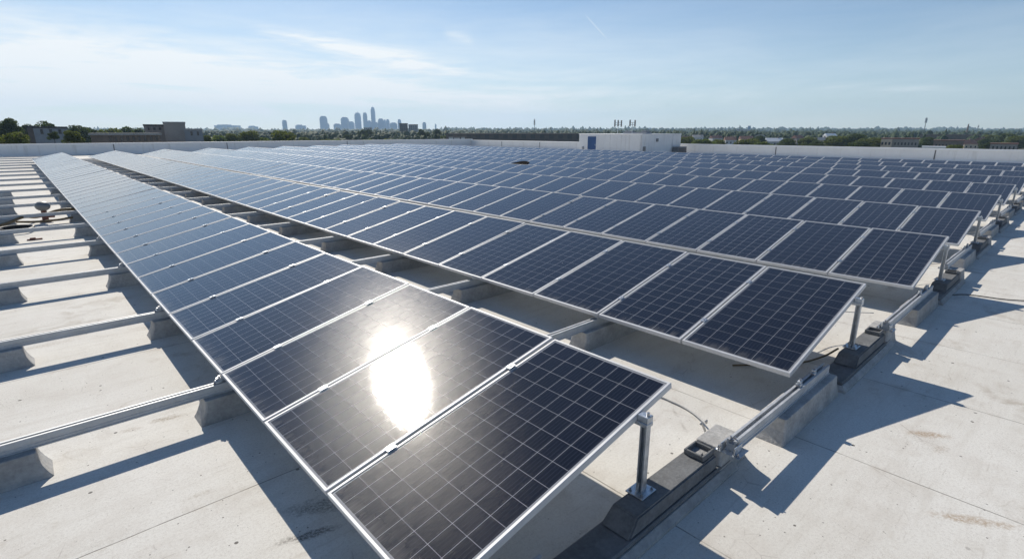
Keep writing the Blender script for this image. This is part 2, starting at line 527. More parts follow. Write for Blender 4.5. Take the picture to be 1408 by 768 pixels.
M['block_g'] = facade_material('block_grey', (0.36, 0.36, 0.37), (0.09, 0.10, 0.11), 3.4, 3.1, 0.45, 0.5)
M['clad'] = facade_material('dark_cladding', (0.12, 0.10, 0.09), (0.05, 0.047, 0.046), 7.0, 9.0, 0.5, 0.62)

# ------------------------------------------------------------------ mesh helpers


def obj(name, bm, mats, parent=None, smooth=False):
    me = bpy.data.meshes.new(name)
    bm.normal_update()
    bm.to_mesh(me)
    bm.free()
    if not isinstance(mats, (list, tuple)):
        mats = [mats]
    for k in mats:
        me.materials.append(M[k])
    if smooth:
        me.polygons.foreach_set('use_smooth', [True] * len(me.polygons))
    o = bpy.data.objects.new(name, me)
    C.objects.link(o)
    if parent:
        o.parent = parent
    return o


def tag(o, label=None, cat=None, group=None, kind=None):
    if label:
        o['label'] = label
    if cat:
        o['category'] = cat
    if group:
        o['group'] = group
    if kind:
        o['kind'] = kind
    return o


def empty(name, loc, rz=0.0):
    o = bpy.data.objects.new(name, None)
    C.objects.link(o)
    o.location = loc
    o.rotation_euler = (0, 0, rz)
    return o


def copy_tree(o, parent=None):
    c = o.copy()
    C.objects.link(c)
    if parent is not None:
        c.parent = parent
    for ch in KIDS.get(o.name, []):
        k = copy_tree(ch, c)
        KIDS.setdefault(c.name, []).append(k)
    return c


KIDS = {}


def kids(o, *chs):
    KIDS.setdefault(o.name, []).extend(chs)


def box(bm, x0, x1, y0, y1, z0, z1, mat=0, bevel=0.0, seg=1):
    vs = [bm.verts.new(p) for p in ((x0, y0, z0), (x1, y0, z0), (x1, y1, z0), (x0, y1, z0),
                                    (x0, y0, z1), (x1, y0, z1), (x1, y1, z1), (x0, y1, z1))]
    fs = [bm.faces.new([vs[i] for i in q]) for q in
          ((3, 2, 1, 0), (4, 5, 6, 7), (0, 1, 5, 4), (1, 2, 6, 5), (2, 3, 7, 6), (3, 0, 4, 7))]
    for f in fs:
        f.material_index = mat
    if bevel:
        es = list({e for f in fs for e in f.edges})
        r = bmesh.ops.bevel(bm, geom=es, offset=bevel, segments=seg, affect='EDGES', profile=0.5)
        for f in r['faces']:
            f.material_index = mat
    return vs


def prism(bm, prof, a, b, axis='x', mat=0):
    """closed profile swept from a to b; profile in (y,z) for x, (x,z) for y"""
    def P(t, q):
        return (t, q[0], q[1]) if axis == 'x' else (q[0], t, q[1])
    A = [bm.verts.new(P(a, q)) for q in prof]
    B = [bm.verts.new(P(b, q)) for q in prof]
    k = len(prof)
    fs = [bm.faces.new((A[i], A[(i + 1) % k], B[(i + 1) % k], B[i])) for i in range(k)]
    fs.append(bm.faces.new(A[::-1]))
    fs.append(bm.faces.new(B))
    for f in fs:
        f.material_index = mat
    bmesh.ops.recalc_face_normals(bm, faces=fs)
    return fs


def cyl(bm, p, q, r0, r1=None, n=12, mat=0):
    r1 = r0 if r1 is None else r1
    p, q = Vector(p), Vector(q)
    d = (q - p).normalized()
    a = d.orthogonal().normalized()
    b = d.cross(a)
    A = [bm.verts.new(p + (a * math.cos(t) + b * math.sin(t)) * r0) for t in (2 * math.pi * i / n for i in range(n))]
    B = [bm.verts.new(q + (a * math.cos(t) + b * math.sin(t)) * r1) for t in (2 * math.pi * i / n for i in range(n))]
    fs = [bm.faces.new((A[i], A[(i + 1) % n], B[(i + 1) % n], B[i])) for i in range(n)]
    fs += [bm.faces.new(A[::-1]), bm.faces.new(B)]
    for f in fs:
        f.material_index = mat


def smooth_path(pts, n=8):
    P = [Vector(p) for p in pts]
    P = [P[0] * 2 - P[1]] + P + [P[-1] * 2 - P[-2]]
    out = []
    for i in range(1, len(P) - 2):
        for k in range(n):
            t = k / n
            a, b, c, d = P[i - 1], P[i], P[i + 1], P[i + 2]
            out.append(0.5 * ((2 * b) + (c - a) * t + (2 * a - 5 * b + 4 * c - d) * t * t + (3 * b - a - 3 * c + d) * t ** 3))
    out.append(P[-2])
    return out


def tube(bm, pts, r, n=8, mat=0):
    path = pts
    rings = []
    prev = None
    for i, p in enumerate(path):
        d = (path[min(i + 1, len(path) - 1)] - path[max(i - 1, 0)]).normalized()
        a = d.orthogonal().normalized() if prev is None else (prev - d * prev.dot(d)).normalized()
        prev = a
        b = d.cross(a)
        rings.append([bm.verts.new(p + (a * math.cos(t) + b * math.sin(t)) * r) for t in (2 * math.pi * k / n for k in range(n))])
    for A, B in zip(rings, rings[1:]):
        for k in range(n):
            bm.faces.new((A[k], A[(k + 1) % n], B[(k + 1) % n], B[k])).material_index = mat
    bm.faces.new(rings[0][::-1]).material_index = mat
    bm.faces.new(rings[-1]).material_index = mat


ONES = ['', 'first', 'second', 'third', 'fourth', 'fifth', 'sixth', 'seventh', 'eighth', 'ninth', 'tenth', 'eleventh', 'twelfth',
        'thirteenth', 'fourteenth', 'fifteenth', 'sixteenth', 'seventeenth', 'eighteenth', 'nineteenth']
TENS = {2: ('twentieth', 'twenty'), 3: ('thirtieth', 'thirty'), 4: ('fortieth', 'forty'), 5: ('fiftieth', 'fifty'), 6: ('sixtieth', 'sixty')}


def nth(k):
    if k < 20:
        return ONES[k]
    a, b = divmod(k, 10)
    return TENS[a][0] if b == 0 else f'{TENS[a][1]}-{ONES[b]}'


# ------------------------------------------------------------------ setting
GZ = -12.0                     # street level
PY, PX = 70.0, 55.0            # parapet lines


def structure(name, bm, mat):
    return tag(obj(name, bm, mat), kind='structure')


bm = bmesh.new()
vs = [bm.verts.new((6400 * math.cos(t), 6400 * math.sin(t), GZ)) for t in (2 * math.pi * i / 96 for i in range(96))]
bm.faces.new(vs)
structure('ground', bm, 'ground')

bm = bmesh.new()
box(bm, -45, PX + 0.42, -30, PY + 0.42, GZ + 0.004, 0.0)
structure('roof', bm, 'roof')


def parapet(name, axis, a, b, face, h, joints, label):
    """wall along x (face = its inner y) or along y (face = its inner x)"""
    r = empty(name, (0, 0, 0))
    tag(r, label, 'parapet wall')

    def bar(bm, s0, s1, t0, t1, z0, z1, mat=0, bev=0.0):
        if axis == 'x':
            box(bm, s0, s1, t0, t1, z0, z1, mat, bev)
        else:
            box(bm, t0, t1, s0, s1, z0, z1, mat, bev)
    bm = bmesh.new()
    bar(bm, a, b, face, face + 0.36, 0.002, h - 0.06)
    # cant strip at the foot
    bar(bm, a, b, face - 0.09, face - 0.002, 0.002, 0.10, 0, 0.03)
    kids(r, obj('wall', bm, 'white', r))
    ss = [a] + joints + [b]
    for s0, s1 in zip(ss, ss[1:]):
        bm = bmesh.new()
        bar(bm, s0 + 0.006, s1 - 0.006, face - 0.045, face + 0.40, h - 0.058, h, 0, 0.008)
        bar(bm, s0 + 0.006, s1 - 0.006, face - 0.047, face - 0.030, h - 0.13, h - 0.055)
        kids(r, obj('coping', bm, 'coping', r))
    for s in joints:
        bm = bmesh.new()
        bar(bm, s - 0.04, s + 0.04, face - 0.022, face - 0.003, 0.11, h - 0.14)
        kids(r, obj('joint_strip', bm, 'joint', r))
    return r


def Yx(px, X):
    return at_x(px, 205, X).y


def Xy(px, Y):
    d = ray(px, 205)
    return (d * (Y / d.y)).x


parapet('parapet_wall', 'x', -45, PX + 0.36, PY, 1.17, [Xy(157, PY), Xy(313, PY), Xy(478, PY)],
        'long shaded white parapet wall across the far left end of the roof')
parapet('parapet_wall', 'y', -30, PY - 0.06, PX, 1.0,
        [Yx(1287, PX), Yx(1067, PX), Yx(742, PX), Yx(690, PX)],
        'white parapet wall along the right side of the roof behind the penthouse')

# ------------------------------------------------------------------ rows of solar panels
L, WID, TH = 1.89, 1.0, rad(13.0)
PITCH_Y = 1.02
LOW = 0.36
ROWX = [0.95, 4.45] + [8.3 + 3.9 * k for k in range(8)]
ROWY = [1.56, 1.42, 1.36, 1.48, 1.58, 1.66, 1.70, 1.72, 1.75, 1.75, 1.78, 1.8, 1.8]
ROWEND = [54.5, 56, 58, 59, 60, 61, 62, 63, 64, 64, 64, 64, 29.5]
FR = 0.040                     # frame depth


def panel_frame_bm():
    bm = bmesh.new()
    lip, e = 0.018, 0.003
    loops = []
    for inset, z in ((0, -FR), (0, -e), (e, 0), (lip, 0), (lip, -0.006), (lip + 0.0, -FR)):
        loops.append([bm.verts.new(p) for p in ((inset, inset, z), (L - inset, inset, z), (L - inset, WID - inset, z), (inset, WID - inset, z))])
    loops.append(loops[0])
    for A, B in zip(loops, loops[1:]):
        for k in range(4):
            bm.faces.new((A[k], A[(k + 1) % 4], B[(k + 1) % 4], B[k]))
    bmesh.ops.recalc_face_normals(bm, faces=bm.faces)
    return bm


def cell_sheet_bm(nu, nv):
    bm = bmesh.new()
    uvl = bm.loops.layers.uv.new('UVMap')
    i = 0.0215
    zt, zb = -0.004, -0.010
    T = [bm.verts.new(p) for p in ((i, i, zt), (L - i, i, zt), (L - i, WID - i, zt), (i, WID - i, zt))]
    B = [bm.verts.new((v.co.x, v.co.y, zb)) for v in T]
    f = bm.faces.new(T)
    mg = 0.010
    for lp in f.loops:
        c = lp.vert.co
        lp[uvl].uv = ((c.y - i - mg) / (WID - 2 * i - 2 * mg) * nu, (c.x - i - mg) / (L - 2 * i - 2 * mg) * nv)
    g = bm.faces.new(B[::-1])
    g.material_index = 1
    for k in range(4):
        s = bm.faces.new((T[(k + 1) % 4], T[k], B[k], B[(k + 1) % 4]))
        s.material_index = 1
    return bm


# one panel, built once
proto = empty('solar_panel', (0, 0, 0))
fr = obj('frame', panel_frame_bm(), 'alu', proto)
cs = obj('cell_sheet', cell_sheet_bm(6, 12), ['cells', 'backsheet'], proto)
fine_o = obj('cell_sheet', cell_sheet_bm(8, 12), ['fine_cells', 'backsheet'])
fine_mesh = fine_o.data
bpy.data.objects.remove(fine_o)
kids(proto, fr, cs)
bm = bmesh.new()
box(bm, -0.032, 0.032, -0.024, 0.024, 0.0015, 0.008, 0, 0.002)
cyl(bm, (0, 0, 0.007), (0, 0, 0.013), 0.008, n=6, mat=1)
clamp_me = obj('clamp', bm, ['galv', 'bolt'])
clamp_mesh = clamp_me.data
bpy.data.objects.remove(clamp_me)

std_mesh = cs.data
slots = []
for r, X0 in enumerate(ROWX):
    k = 0
    y = ROWY[r]
    while y + WID < ROWEND[r]:
        if True:
            corners = [proj((X0 + u * L * math.cos(TH), y + v * WID, LOW + u * L * math.sin(TH))) for u, v in ((0, 0), (1, 0), (1, 1), (0, 1))]
            a = 0
            for i in range(4):
                a += corners[i][0] * corners[(i + 1) % 4][1] - corners[(i + 1) % 4][0] * corners[i][1]
            mx = sum(c[0] for c in corners) / 4
            if max(c[0] for c in corners) < 0 or min(c[0] for c in corners) > 1408:
                a = 0
            # the row in front hides the foot of the rows that follow
            slots.append([abs(a) / 2, r, k, y, mx])
        k += 1
        y += PITCH_Y
        # installers left a wider gap now and then at the far end
        if (r in (0, 1, 2, 3)) and k in (27, 35, 42):
            y += 0.05
slots.sort(key=lambda s: -s[0])
near, rest = slots[:300], slots[300:]


def place(o, r, y):
    jx, jy = random.gauss(0, 0.10), random.gauss(0, 0.12)
    o.location = (ROWX[r], y + 0.01, LOW)
    o.rotation_euler = (rad(jx), -TH + rad(jy), rad(random.gauss(0, 0.05)))


ROWNAME = ['nearest', 'second', 'third', 'fourth', 'fifth', 'sixth', 'seventh', 'eighth', 'ninth', 'tenth', 'eleventh', 'twelfth', 'thirteenth']
for i, (a, r, k, y, mx) in enumerate(near):
    o = proto if i == 0 else copy_tree(proto)
    place(o, r, y)
    if r == 0:
        for ch in o.children if i else (cs,):
            if ch.name.startswith('cell_sheet'):
                ch.data = fine_mesh
    elif i:
        for ch in o.children:
            if ch.name.startswith('cell_sheet'):
                ch.data = std_mesh
    row = f'{ROWNAME[r]} row'
    if k == 0:
        lab = f'dark framed solar panel at the right-hand end of the {row}'
    elif r == 0 and k == 1:
        lab = 'dark solar panel with the sun glare, second from the near end of the nearest row'
    else:
        lab = f'framed solar panel, {nth(k + 1)} from the right-hand end of the {row}'
    tag(o, lab, 'solar panel', 'solar panels mounted in long tilted rows')
    if a > 900 and k > 0:
        for t in (0.24, 0.76):
            c = bpy.data.objects.new('clamp', clamp_mesh)
            C.objects.link(c)
            c.parent = o
            c.location = (t * L + random.uniform(-.03, .03), -0.010, 0)

# the remaining far panels, past three hundred, in one mesh
bm = bmesh.new()
uvl = bm.loops.layers.uv.new('UVMap')
i_ = 0.0215
for (a, r, k, y, mx) in rest:
    rot = Matrix.Rotation(-TH + rad(random.gauss(0, 0.12)), 4, 'Y') @ Matrix.Rotation(rad(random.gauss(0, 0.10)), 4, 'X')
    mt = Matrix.Translation((ROWX[r], y + 0.01, LOW)) @ rot

    def V(x, yy, z):
        return bm.verts.new(mt @ Vector((x, yy, z)))
    O = [V(*p) for p in ((0, 0, 0), (L, 0, 0), (L, WID, 0), (0, WID, 0))]
    I = [V(*p) for p in ((i_, i_, 0), (L - i_, i_, 0), (L - i_, WID - i_, 0), (i_, WID - i_, 0))]
    J = [V(*p) for p in ((i_, i_, -.004), (L - i_, i_, -.004), (L - i_, WID - i_, -.004), (i_, WID - i_, -.004))]
    D = [V(*p) for p in ((0, 0, -FR), (L, 0, -FR), (L, WID, -FR), (0, WID, -FR))]
    for q in range(4):
        w = (q + 1) % 4
        bm.faces.new((O[q], O[w], I[w], I[q])).material_index = 0
        bm.faces.new((D[q], D[w], O[w], O[q])).material_index = 0
        bm.faces.new((I[q], I[w], J[w], J[q])).material_index = 0
    f = bm.faces.new(J)
    f.material_index = 1
    for lp, (uu, vv) in zip(f.loops, ((-.06, -.06), (-.06, 12.06), (6.06, 12.06), (6.06, -.06))):
        lp[uvl].uv = (uu, vv)
    bm.faces.new(D[::-1]).material_index = 2
o = obj('solar_panel_field', bm, ['alu', 'cells', 'backsheet'])
tag(o, 'mass of small far-off solar panels near the far parapet', 'solar panels', kind='stuff')

# added dark sheet standing in for an unidentified dark patch on the far panels
bm = bmesh.new()
ring0, ring1 = [], []
for k in range(28):
    a = 2 * math.pi * k / 28
    wv = 1 + .06 * math.sin(3 * a + 1) + .04 * math.sin(5 * a)
    ring0.append(bm.verts.new((.46 * math.cos(a) * wv, .62 * math.sin(a) * wv, .002)))
    ring1.append(bm.verts.new((.44 * math.cos(a) * wv, .60 * math.sin(a) * wv, .009 + .002 * math.sin(4 * a))))
for k in range(28):
    bm.faces.new((ring0[k], ring0[(k + 1) % 28], ring1[(k + 1) % 28], ring1[k]))
bm.faces.new(ring1)
bm.faces.new(ring0[::-1])
o = obj('dark_patch_sheet', bm, 'matt_black')
o.location = (ROWX[5] + .95 * math.cos(TH), 22.2, LOW + .95 * math.sin(TH) + .006)
o.rotation_euler = (0, -TH, 0)
tag(o, 'dark oval sheet added for a dark patch at a far panel left of the plant room', 'dark patch')

# ------------------------------------------------------------------ mounting rails, ballast, posts
RZ0, RZ1 = 0.202, 0.285        # rail bottom and top


def rail_bm(length):
    """C-channel rail, open slot along its top"""
    bm = bmesh.new()
    w, s, t = 0.031, 0.013, 0.012
    h0, h1 = RZ0, RZ1
    prof = [(-w - .008, h0), (w + .008, h0), (w + .008, h0 + .008), (w, h0 + .010), (w, h0 + .030), (w - .003, h0 + .033), (w - .003, h0 + .040),
            (w, h0 + .043), (w, h1), (s, h1), (s, h1 - .006), (s + .006, h1 - .008), (s + .006, h1 - .03),
            (-s - .006, h1 - .03), (-s - .006, h1 - .008), (-s, h1 - .006), (-s, h1), (-w, h1), (-w, h0 + .043), (-w + .003, h0 + .040),
            (-w + .003, h0 + .033), (-w, h0 + .030), (-w, h0 + .010), (-w - .008, h0 + .008)]
    prism(bm, prof, 0, length, 'x')
    return bm


def block_bm(length, width=0.20, h=0.200, flare=0.06, seed=0):
    """ballast block: flared skirt at each end, sloped cheeks"""
    rnd = random.Random(seed)
    bm = bmesh.new()
    n = 7
    rings = []
    xs = []
    for i in range(n):
        t = i / (n - 1)
        xs.append((flare * t * t * 1.0, h * (t ** 0.8)))       # concave end profile
    # build cross-sections at heights
    secs = []
    for i in range(n):
        t = i / (n - 1)
        z = h * t
        ex = flare * (1 - t) ** 2.2
        wy = width / 2 * (1.0 + 0.22 * (1 - t) ** 1.4)
        secs.append((ex, wy, z))
    for ex, wy, z in secs:
        e = 0.012
        ring = [(-ex + e, -wy), (length + ex - e, -wy), (length + ex, -wy + e), (length + ex, wy - e),
                (length + ex - e, wy), (-ex + e, wy), (-ex, wy - e), (-ex, -wy + e)]
        rings.append([bm.verts.new((x + rnd.uniform(-.0015, .0015), y + rnd.uniform(-.0015, .0015), z + .001)) for x, y in ring])
    for A, B in zip(rings, rings[1:]):
        for k in range(8):
            bm.faces.new((A[k], A[(k + 1) % 8], B[(k + 1) % 8], B[k]))
    bm.faces.new(rings[0][::-1])
    top = bm.faces.new(rings[-1])
    bmesh.ops.bevel(bm, geom=list(top.edges), offset=0.008, segments=2, affect='EDGES', profile=0.5)
    return bm


RAIL_CACHE, BLOCK_CACHE = {}, {}


def rail(x0, x1, y, label, group='aluminium mounting rails across the roof', foot=False, clip=True, jig=0.0):
    ln = round(x1 - x0, 2)
    r = empty('mounting_rail', (x0, y, 0))
    tag(r, label, 'rail', group)
    if ln not in RAIL_CACHE:
        o = obj('channel', rail_bm(ln), 'rail', r)
        RAIL_CACHE[ln] = o.data
    else:
        o = bpy.data.objects.new('channel', RAIL_CACHE[ln])
        C.objects.link(o)
        o.parent = r
    r.rotation_euler = (0, 0, rad(jig))
    if foot:
        bm = bmesh.new()
        box(bm, -0.055, 0.10, -0.085, 0.085, 0.2005, 0.2015, 0)
        box(bm, -0.050, 0.06, 0.0435, 0.052, 0.203, 0.262, 0, 0.002)
        box(bm, -0.050, 0.06, -0.052, -0.0435, 0.203, 0.262, 0, 0.002)
        obj('foot_bracket', bm, 'galv', r)
        for (bx, by, bz) in ((-.03, .067, .2017), (-.03, -.067, .2017), (.02, .014, RZ1 - .01), (.03, -.012, RZ1 - .008)):
            bm = bmesh.new()
            cyl(bm, (bx, by, bz), (bx, by, bz + .007), 0.014, n=6)
            cyl(bm, (bx, by, bz + .007), (bx, by, bz + .026), 0.007, n=8)
            obj('bolt', bm, 'bolt', r)
    return r


def end_clip(parent, x, y, rot=0):
    bm = bmesh.new()
    box(bm, -0.022, 0.022, -0.020, 0.020, RZ1 + 0.0015, RZ1 + 0.026, 0, 0.003)
    box(bm, -0.016, 0.030, -0.015, 0.015, RZ1 + 0.0265, RZ1 + 0.047, 0, 0.003)
    cyl(bm, (0.012, 0, RZ1 + 0.048), (0.012, 0, RZ1 + 0.062), 0.010, n=6, mat=1)
    cyl(bm, (-0.034, 0, RZ1 + 0.012), (-0.021, 0, RZ1 + 0.012), 0.011, n=6, mat=1)
    o = obj('panel_clip', bm, ['galv', 'bolt'], parent)
    o.location = (x, y, 0)


def ballast(x0, x1, y, label, group, mat='concrete', width=0.20):
    ln = round(x1 - x0, 2)
    key = (ln, width, mat)
    if key not in BLOCK_CACHE:
        o = obj('ballast_block', block_bm(ln, width), mat)
        BLOCK_CACHE[key] = o.data
    else:
        o = bpy.data.objects.new('ballast_block', BLOCK_CACHE[key])
        C.objects.link(o)
    o.location = (x0, y, 0)
    return tag(o, label, 'ballast block', group)


def block_lip_profile(w, h, lip):
    return [(-w - lip, 0.001), (w + lip, 0.001), (w + lip, 0.028), (w + 0.012, 0.045), (w, 0.06), (w, h - 0.014), (w - 0.014, h),
            (-w + 0.014, h), (-w, h - 0.014), (-w, 0.06), (-w - 0.012, 0.045), (-w - lip, 0.028)]


def stepped_base(X0, y, r):
    """dark two-step plinth that carries the post, with a recessed tray and a pale end block"""
    t = empty('post_plinth', (X0 + 0.78, y, 0))
    nm = f'under the raised end of the {ROWNAME[r]} row'
    tag(t, f'dark stepped plinth {nm}', 'plinth', 'dark stepped plinths at the row ends')
    bm = bmesh.new()
    box(bm, 0.0, 1.62, -0.112, 0.112, 0.0535, 0.085, 0, 0.008)
    kids(t, obj('lower_step', bm, 'dark', t))
    bm = bmesh.new()
    A0 = [(-0.03, -0.155), (1.66, -0.155), (1.66, 0.155), (-0.03, 0.155)]
    B0 = [(0.0, -0.118), (1.63, -0.118), (1.63, 0.118), (0.0, 0.118)]
    lo = [bm.verts.new((p[0], p[1], .001)) for p in A0]
    md = [bm.verts.new((p[0], p[1], .020)) for p in A0]
    hi = [bm.verts.new((p[0], p[1], .053)) for p in B0]
    bm.faces.new(lo[::-1])
    bm.faces.new(hi)
    for q in range(4):
        bm.faces.new((lo[q], lo[(q + 1) % 4], md[(q + 1) % 4], md[q]))
        bm.faces.new((md[q], md[(q + 1) % 4], hi[(q + 1) % 4], hi[q]))
    kids(t, obj('skirt', bm, 'concrete', t))
    bm = bmesh.new()
    w = 0.100
    # upper step: sloped front nose
    A = [(0.42, -w, .0865), (1.44, -w, .0865), (1.44, w, .0865), (0.42, w, .0865)]
    B = [(0.52, -w + .012, .185), (1.44, -w + .012, .185), (1.44, w - .012, .185), (0.52, w - .012, .185)]
    av = [bm.verts.new(p) for p in A]
    bv = [bm.verts.new(p) for p in B]
    bm.faces.new(av[::-1])
    bm.faces.new(bv)
    for k in range(4):
        bm.faces.new((av[k], av[(k + 1) % 4], bv[(k + 1) % 4], bv[k]))
    bmesh.ops.bevel(bm, geom=list(bm.edges), offset=0.010, segments=2, affect='EDGES')
    kids(t, obj('upper_step', bm, 'dark', t))
    # recessed tray
    bm = bmesh.new()
    x0, x1, ww, z0, z1 = 1.28, 1.43, 0.072, 0.1865, 0.225
    box(bm, x0, x1, -ww, -ww + .016, z0, z1, 0, .003)
    box(bm, x0, x1, ww - .016, ww, z0, z1, 0, .003)
    box(bm, x0, x0 + .016, -ww + .0165, ww - .0165, z0, z1, 0, .003)
    box(bm, x1 - .016, x1, -ww + .0165, ww - .0165, z0, z1, 0, .003)
    box(bm, x0 + .0165, x1 - .0165, -ww + .0165, ww - .0165, z0, z0 + .006, 1)
    box(bm, x0 + .04, x0 + .08, -.03, .01, z0 + .0065, z0 + .018, 1, .003)
    kids(t, obj('tray', bm, ['dark', 'concrete'], t))
    # pale end block
    o = obj('end_block', block_bm(0.30, 0.20, 0.20, 0.07), 'concrete', t)
    o.location = (1.49, 0, 0)
    return t


def post(X0, y, r, ey):
    x = X0 + L * math.cos(TH) - 0.33
    ztop = LOW + (x - X0) * math.tan(TH) - FR / math.cos(TH)
    t = empty('support_post', (x, y, 0.187))
    tag(t, f'galvanised steel post holding up the right-hand end of the {ROWNAME[r]} row', 'post', 'steel support posts at the row ends')
    bm = bmesh.new()
    box(bm, -0.075, 0.075, -0.062, 0.062, 0.0, 0.008, 0, 0.002)
    pl = obj('base_plate', bm, 'galv', t)
    for bx in (-.052, .052):
        for by in (-.042, .042):
            bm = bmesh.new()
            cyl(bm, (bx, by, .0085), (bx, by, .016), 0.010, n=6)
            cyl(bm, (bx, by, .016), (bx, by, .026), 0.005, n=8)
            obj('bolt', bm, 'bolt', pl)
    h = ztop - 0.187 - 0.004
    bm = bmesh.new()
    # lipped channel section, open towards -x
    w, d, tk = 0.022, 0.022, 0.0045
    prof = [(-w, -d), (w, -d), (w, d), (-w, d), (-w, d - .010), (-w + tk, d - .010), (-w + tk, d - tk), (w - tk, d - tk), (w - tk, -d + tk),
            (-w + tk, -d + tk), (-w + tk, -d + .010), (-w, -d + .010)]
    A = [bm.verts.new((p[0], p[1], 0.0085)) for p in prof]
    B = [bm.verts.new((p[0], p[1], h - 0.03)) for p in prof]
    kk = len(prof)
    for i in range(kk):
        bm.faces.new((A[i], A[(i + 1) % kk], B[(i + 1) % kk], B[i]))
    bm.faces.new(A[::-1])
    bm.faces.new(B)
    # gussets welded at the foot
    for s in (-1, 1):
        v = [bm.verts.new(p) for p in ((s * .0225, -.003, .009), (s * .06, -.003, .009), (s * .0225, -.003, .07),
                                       (s * .0225, .003, .009), (s * .06, .003, .009), (s * .0225, .003, .07))]
        bm.faces.new(v[:3])
        bm.faces.new(v[3:][::-1])
        for i in range(3):
            bm.faces.new((v[i], v[i + 3], v[(i + 1) % 3 + 3], v[(i + 1) % 3]))
    bmesh.ops.recalc_face_normals(bm, faces=bm.faces)
    obj('shaft', bm, 'galv', t)
    bm = bmesh.new()
    yb = ey - y
    box(bm, -0.032, 0.032, -0.030, max(0.05, yb + 0.05), h - 0.029, h - 0.002, 0, 0.003)
    box(bm, -0.028, 0.028, -0.030, yb - 0.004, h - 0.0015, h + 0.040, 0, 0.003)
    cyl(bm, (0, -0.012, h + 0.0405), (0, -0.012, h + 0.060), 0.010, n=6, mat=1)
    cyl(bm, (0.0325, 0, h - 0.016), (0.046, 0, h - 0.016), 0.012, n=6, mat=1)
    obj('top_bracket', bm, ['galv', 'bolt'], t)
    return t


GB = 'pale ballast blocks carrying the rails'
for r, X0 in enumerate(ROWX):
    ey = ROWY[r] + 0.01
    y = ey - 0.085
    rn = ROWNAME[r]
    stepped_base(X0, y, r)
    post(X0, ey - 0.045, r, ey)
    # rail and block under the low corner of this row
    xs = (X0 - 1.6) if r == 0 else ROWX[r - 1] + 2.30
    if r > 0:
        o = rail(xs, X0 + 0.62, y, f'aluminium rail running from the post plinth to the low right-hand corner of the {rn} row', foot=True)
    else:
        o = rail(xs, X0 + 0.62, y, 'aluminium rail under the near corner of the nearest row')
    end_clip(o, X0 - 0.02 - xs, -0.0)
    end_clip(o, X0 + 0.30 - xs, 0.0)
    ballast(X0 - 0.50, X0 + 0.64, y, f'long pale concrete block under the low right-hand corner of the {rn} row', GB)

# rails that show in the open strip left of the nearest row
LEFTY = [4.63, 7.10, 9.97, 12.85, 15.5, 18.2, 20.9, 23.5, 26.4, 29.4, 32.6, 36.0, 39.4, 43.0, 46.5, 50.0, 54.0, 58.0, 62.0]
for i, y in enumerate(LEFTY):
    w = nth(i + 1)
    o = rail(-3.0, 2.6, y, f'aluminium rail left of the nearest panel row, {w} from the near end', jig=random.gauss(0, 0.15))
    if i < 9:
        ballast(0.80 + random.gauss(0, .03), 1.55, y + random.gauss(0, .008), f'pale block tucked under the left edge of the nearest row at its {w} rail', GB)
        ballast(-1.05, -0.27 + random.uniform(-.03, .03), y, f'pale flared block at the left edge of the photo under the {w} rail', GB, width=0.22)
    if i < 4:
        end_clip(o, 0.95 - 0.03 + 3.0, 0)

# rails in the trough between the first two rows
GAPY = [3.52, 5.74, 7.92, 10.13, 12.45, 14.75, 17.0, 19.3, 21.6, 23.9, 26.2, 28.5, 30.8, 33.2, 35.6, 38.0, 40.5, 43.0, 45.5, 48, 50.5, 53]
for i, y in enumerate(GAPY):
    w = nth(i + 1)
    rail(2.75, 5.6, y, f'aluminium rail in the trough between the first two panel rows, {w} from the right', jig=random.gauss(0, 0.15))
    if i < 14:
        ballast(4.22, 5.3, y, f'pale block under the low edge of the second row at the {w} trough rail', GB)
    if i < 8:
        # short hanger under the panel edge
        bm = bmesh.new()
        box(bm, -0.02, 0.02, -0.02, 0.02, RZ1 + .002, LOW - FR - .004, 0, 0.003)
        o = obj('edge_hanger', bm, 'galv')
        o.location = (4.50, y - .02, 0)
        tag(o, f'small steel hanger between the {w} trough rail and the second row', 'bracket', 'steel hangers along the second row')

# ------------------------------------------------------------------ cables and pipework
def cable(name, pts, r, mat, label, cat='cable', n=8):
    bm = bmesh.new()
    tube(bm, smooth_path(pts, 8), r, n)
    o = obj(name, bm, mat, smooth=True)
    return tag(o, label, cat)


cable('cable', [(3.55, 3.0, 0.010), (3.86, 2.4, 0.010), (3.89, 2.15, 0.010), (3.85, 1.95, 0.012), (3.74, 1.79, 0.04), (3.60, 1.70, 0.12), (3.50, 1.65, 0.205), (3.46, 1.64, 0.215)], 0.0075, 'grey_cable',
      'thin grey cable lying behind the near post and rising to the rail foot')
cable('cable', [(3.57, 1.67, 0.002), (3.545, 1.665, 0.06), (3.49, 1.66, 0.14), (3.43, 1.655, 0.21), (3.40, 1.645, 0.215)], 0.009, 'grey_cable',
      'short pale cable stub standing beside the first rail foot')
cable('cable', [(5.0, 2.15, 0.02), (5.5, 1.75, 0.02), (5.85, 1.60, 0.04), (6.05, 1.52, 0.10)], 0.010, 'ochre',
      'brown cable on the roof under the second row next to its post')
cable('cable', [(6.2, 2.3, 0.45), (6.5, 2.1, 0.35), (6.85, 1.75, 0.27), (6.92, 1.45, 0.31)], 0.005, 'grey_cable',
      'thin cable drooping from the second row to its rail foot')
cable('cable', [(9.55, 1.22, 0.012), (9.9, 1.0, 0.012), (10.0, 0.6, 0.012), (10.2, 0.2, 0.012), (10.1, -0.4, 0.012), (10.3, -1.2, 0.012), (10.2, -2.4, 0.012)], 0.007, 'black',
      'black cable lying on the open roof by the third row plinth')
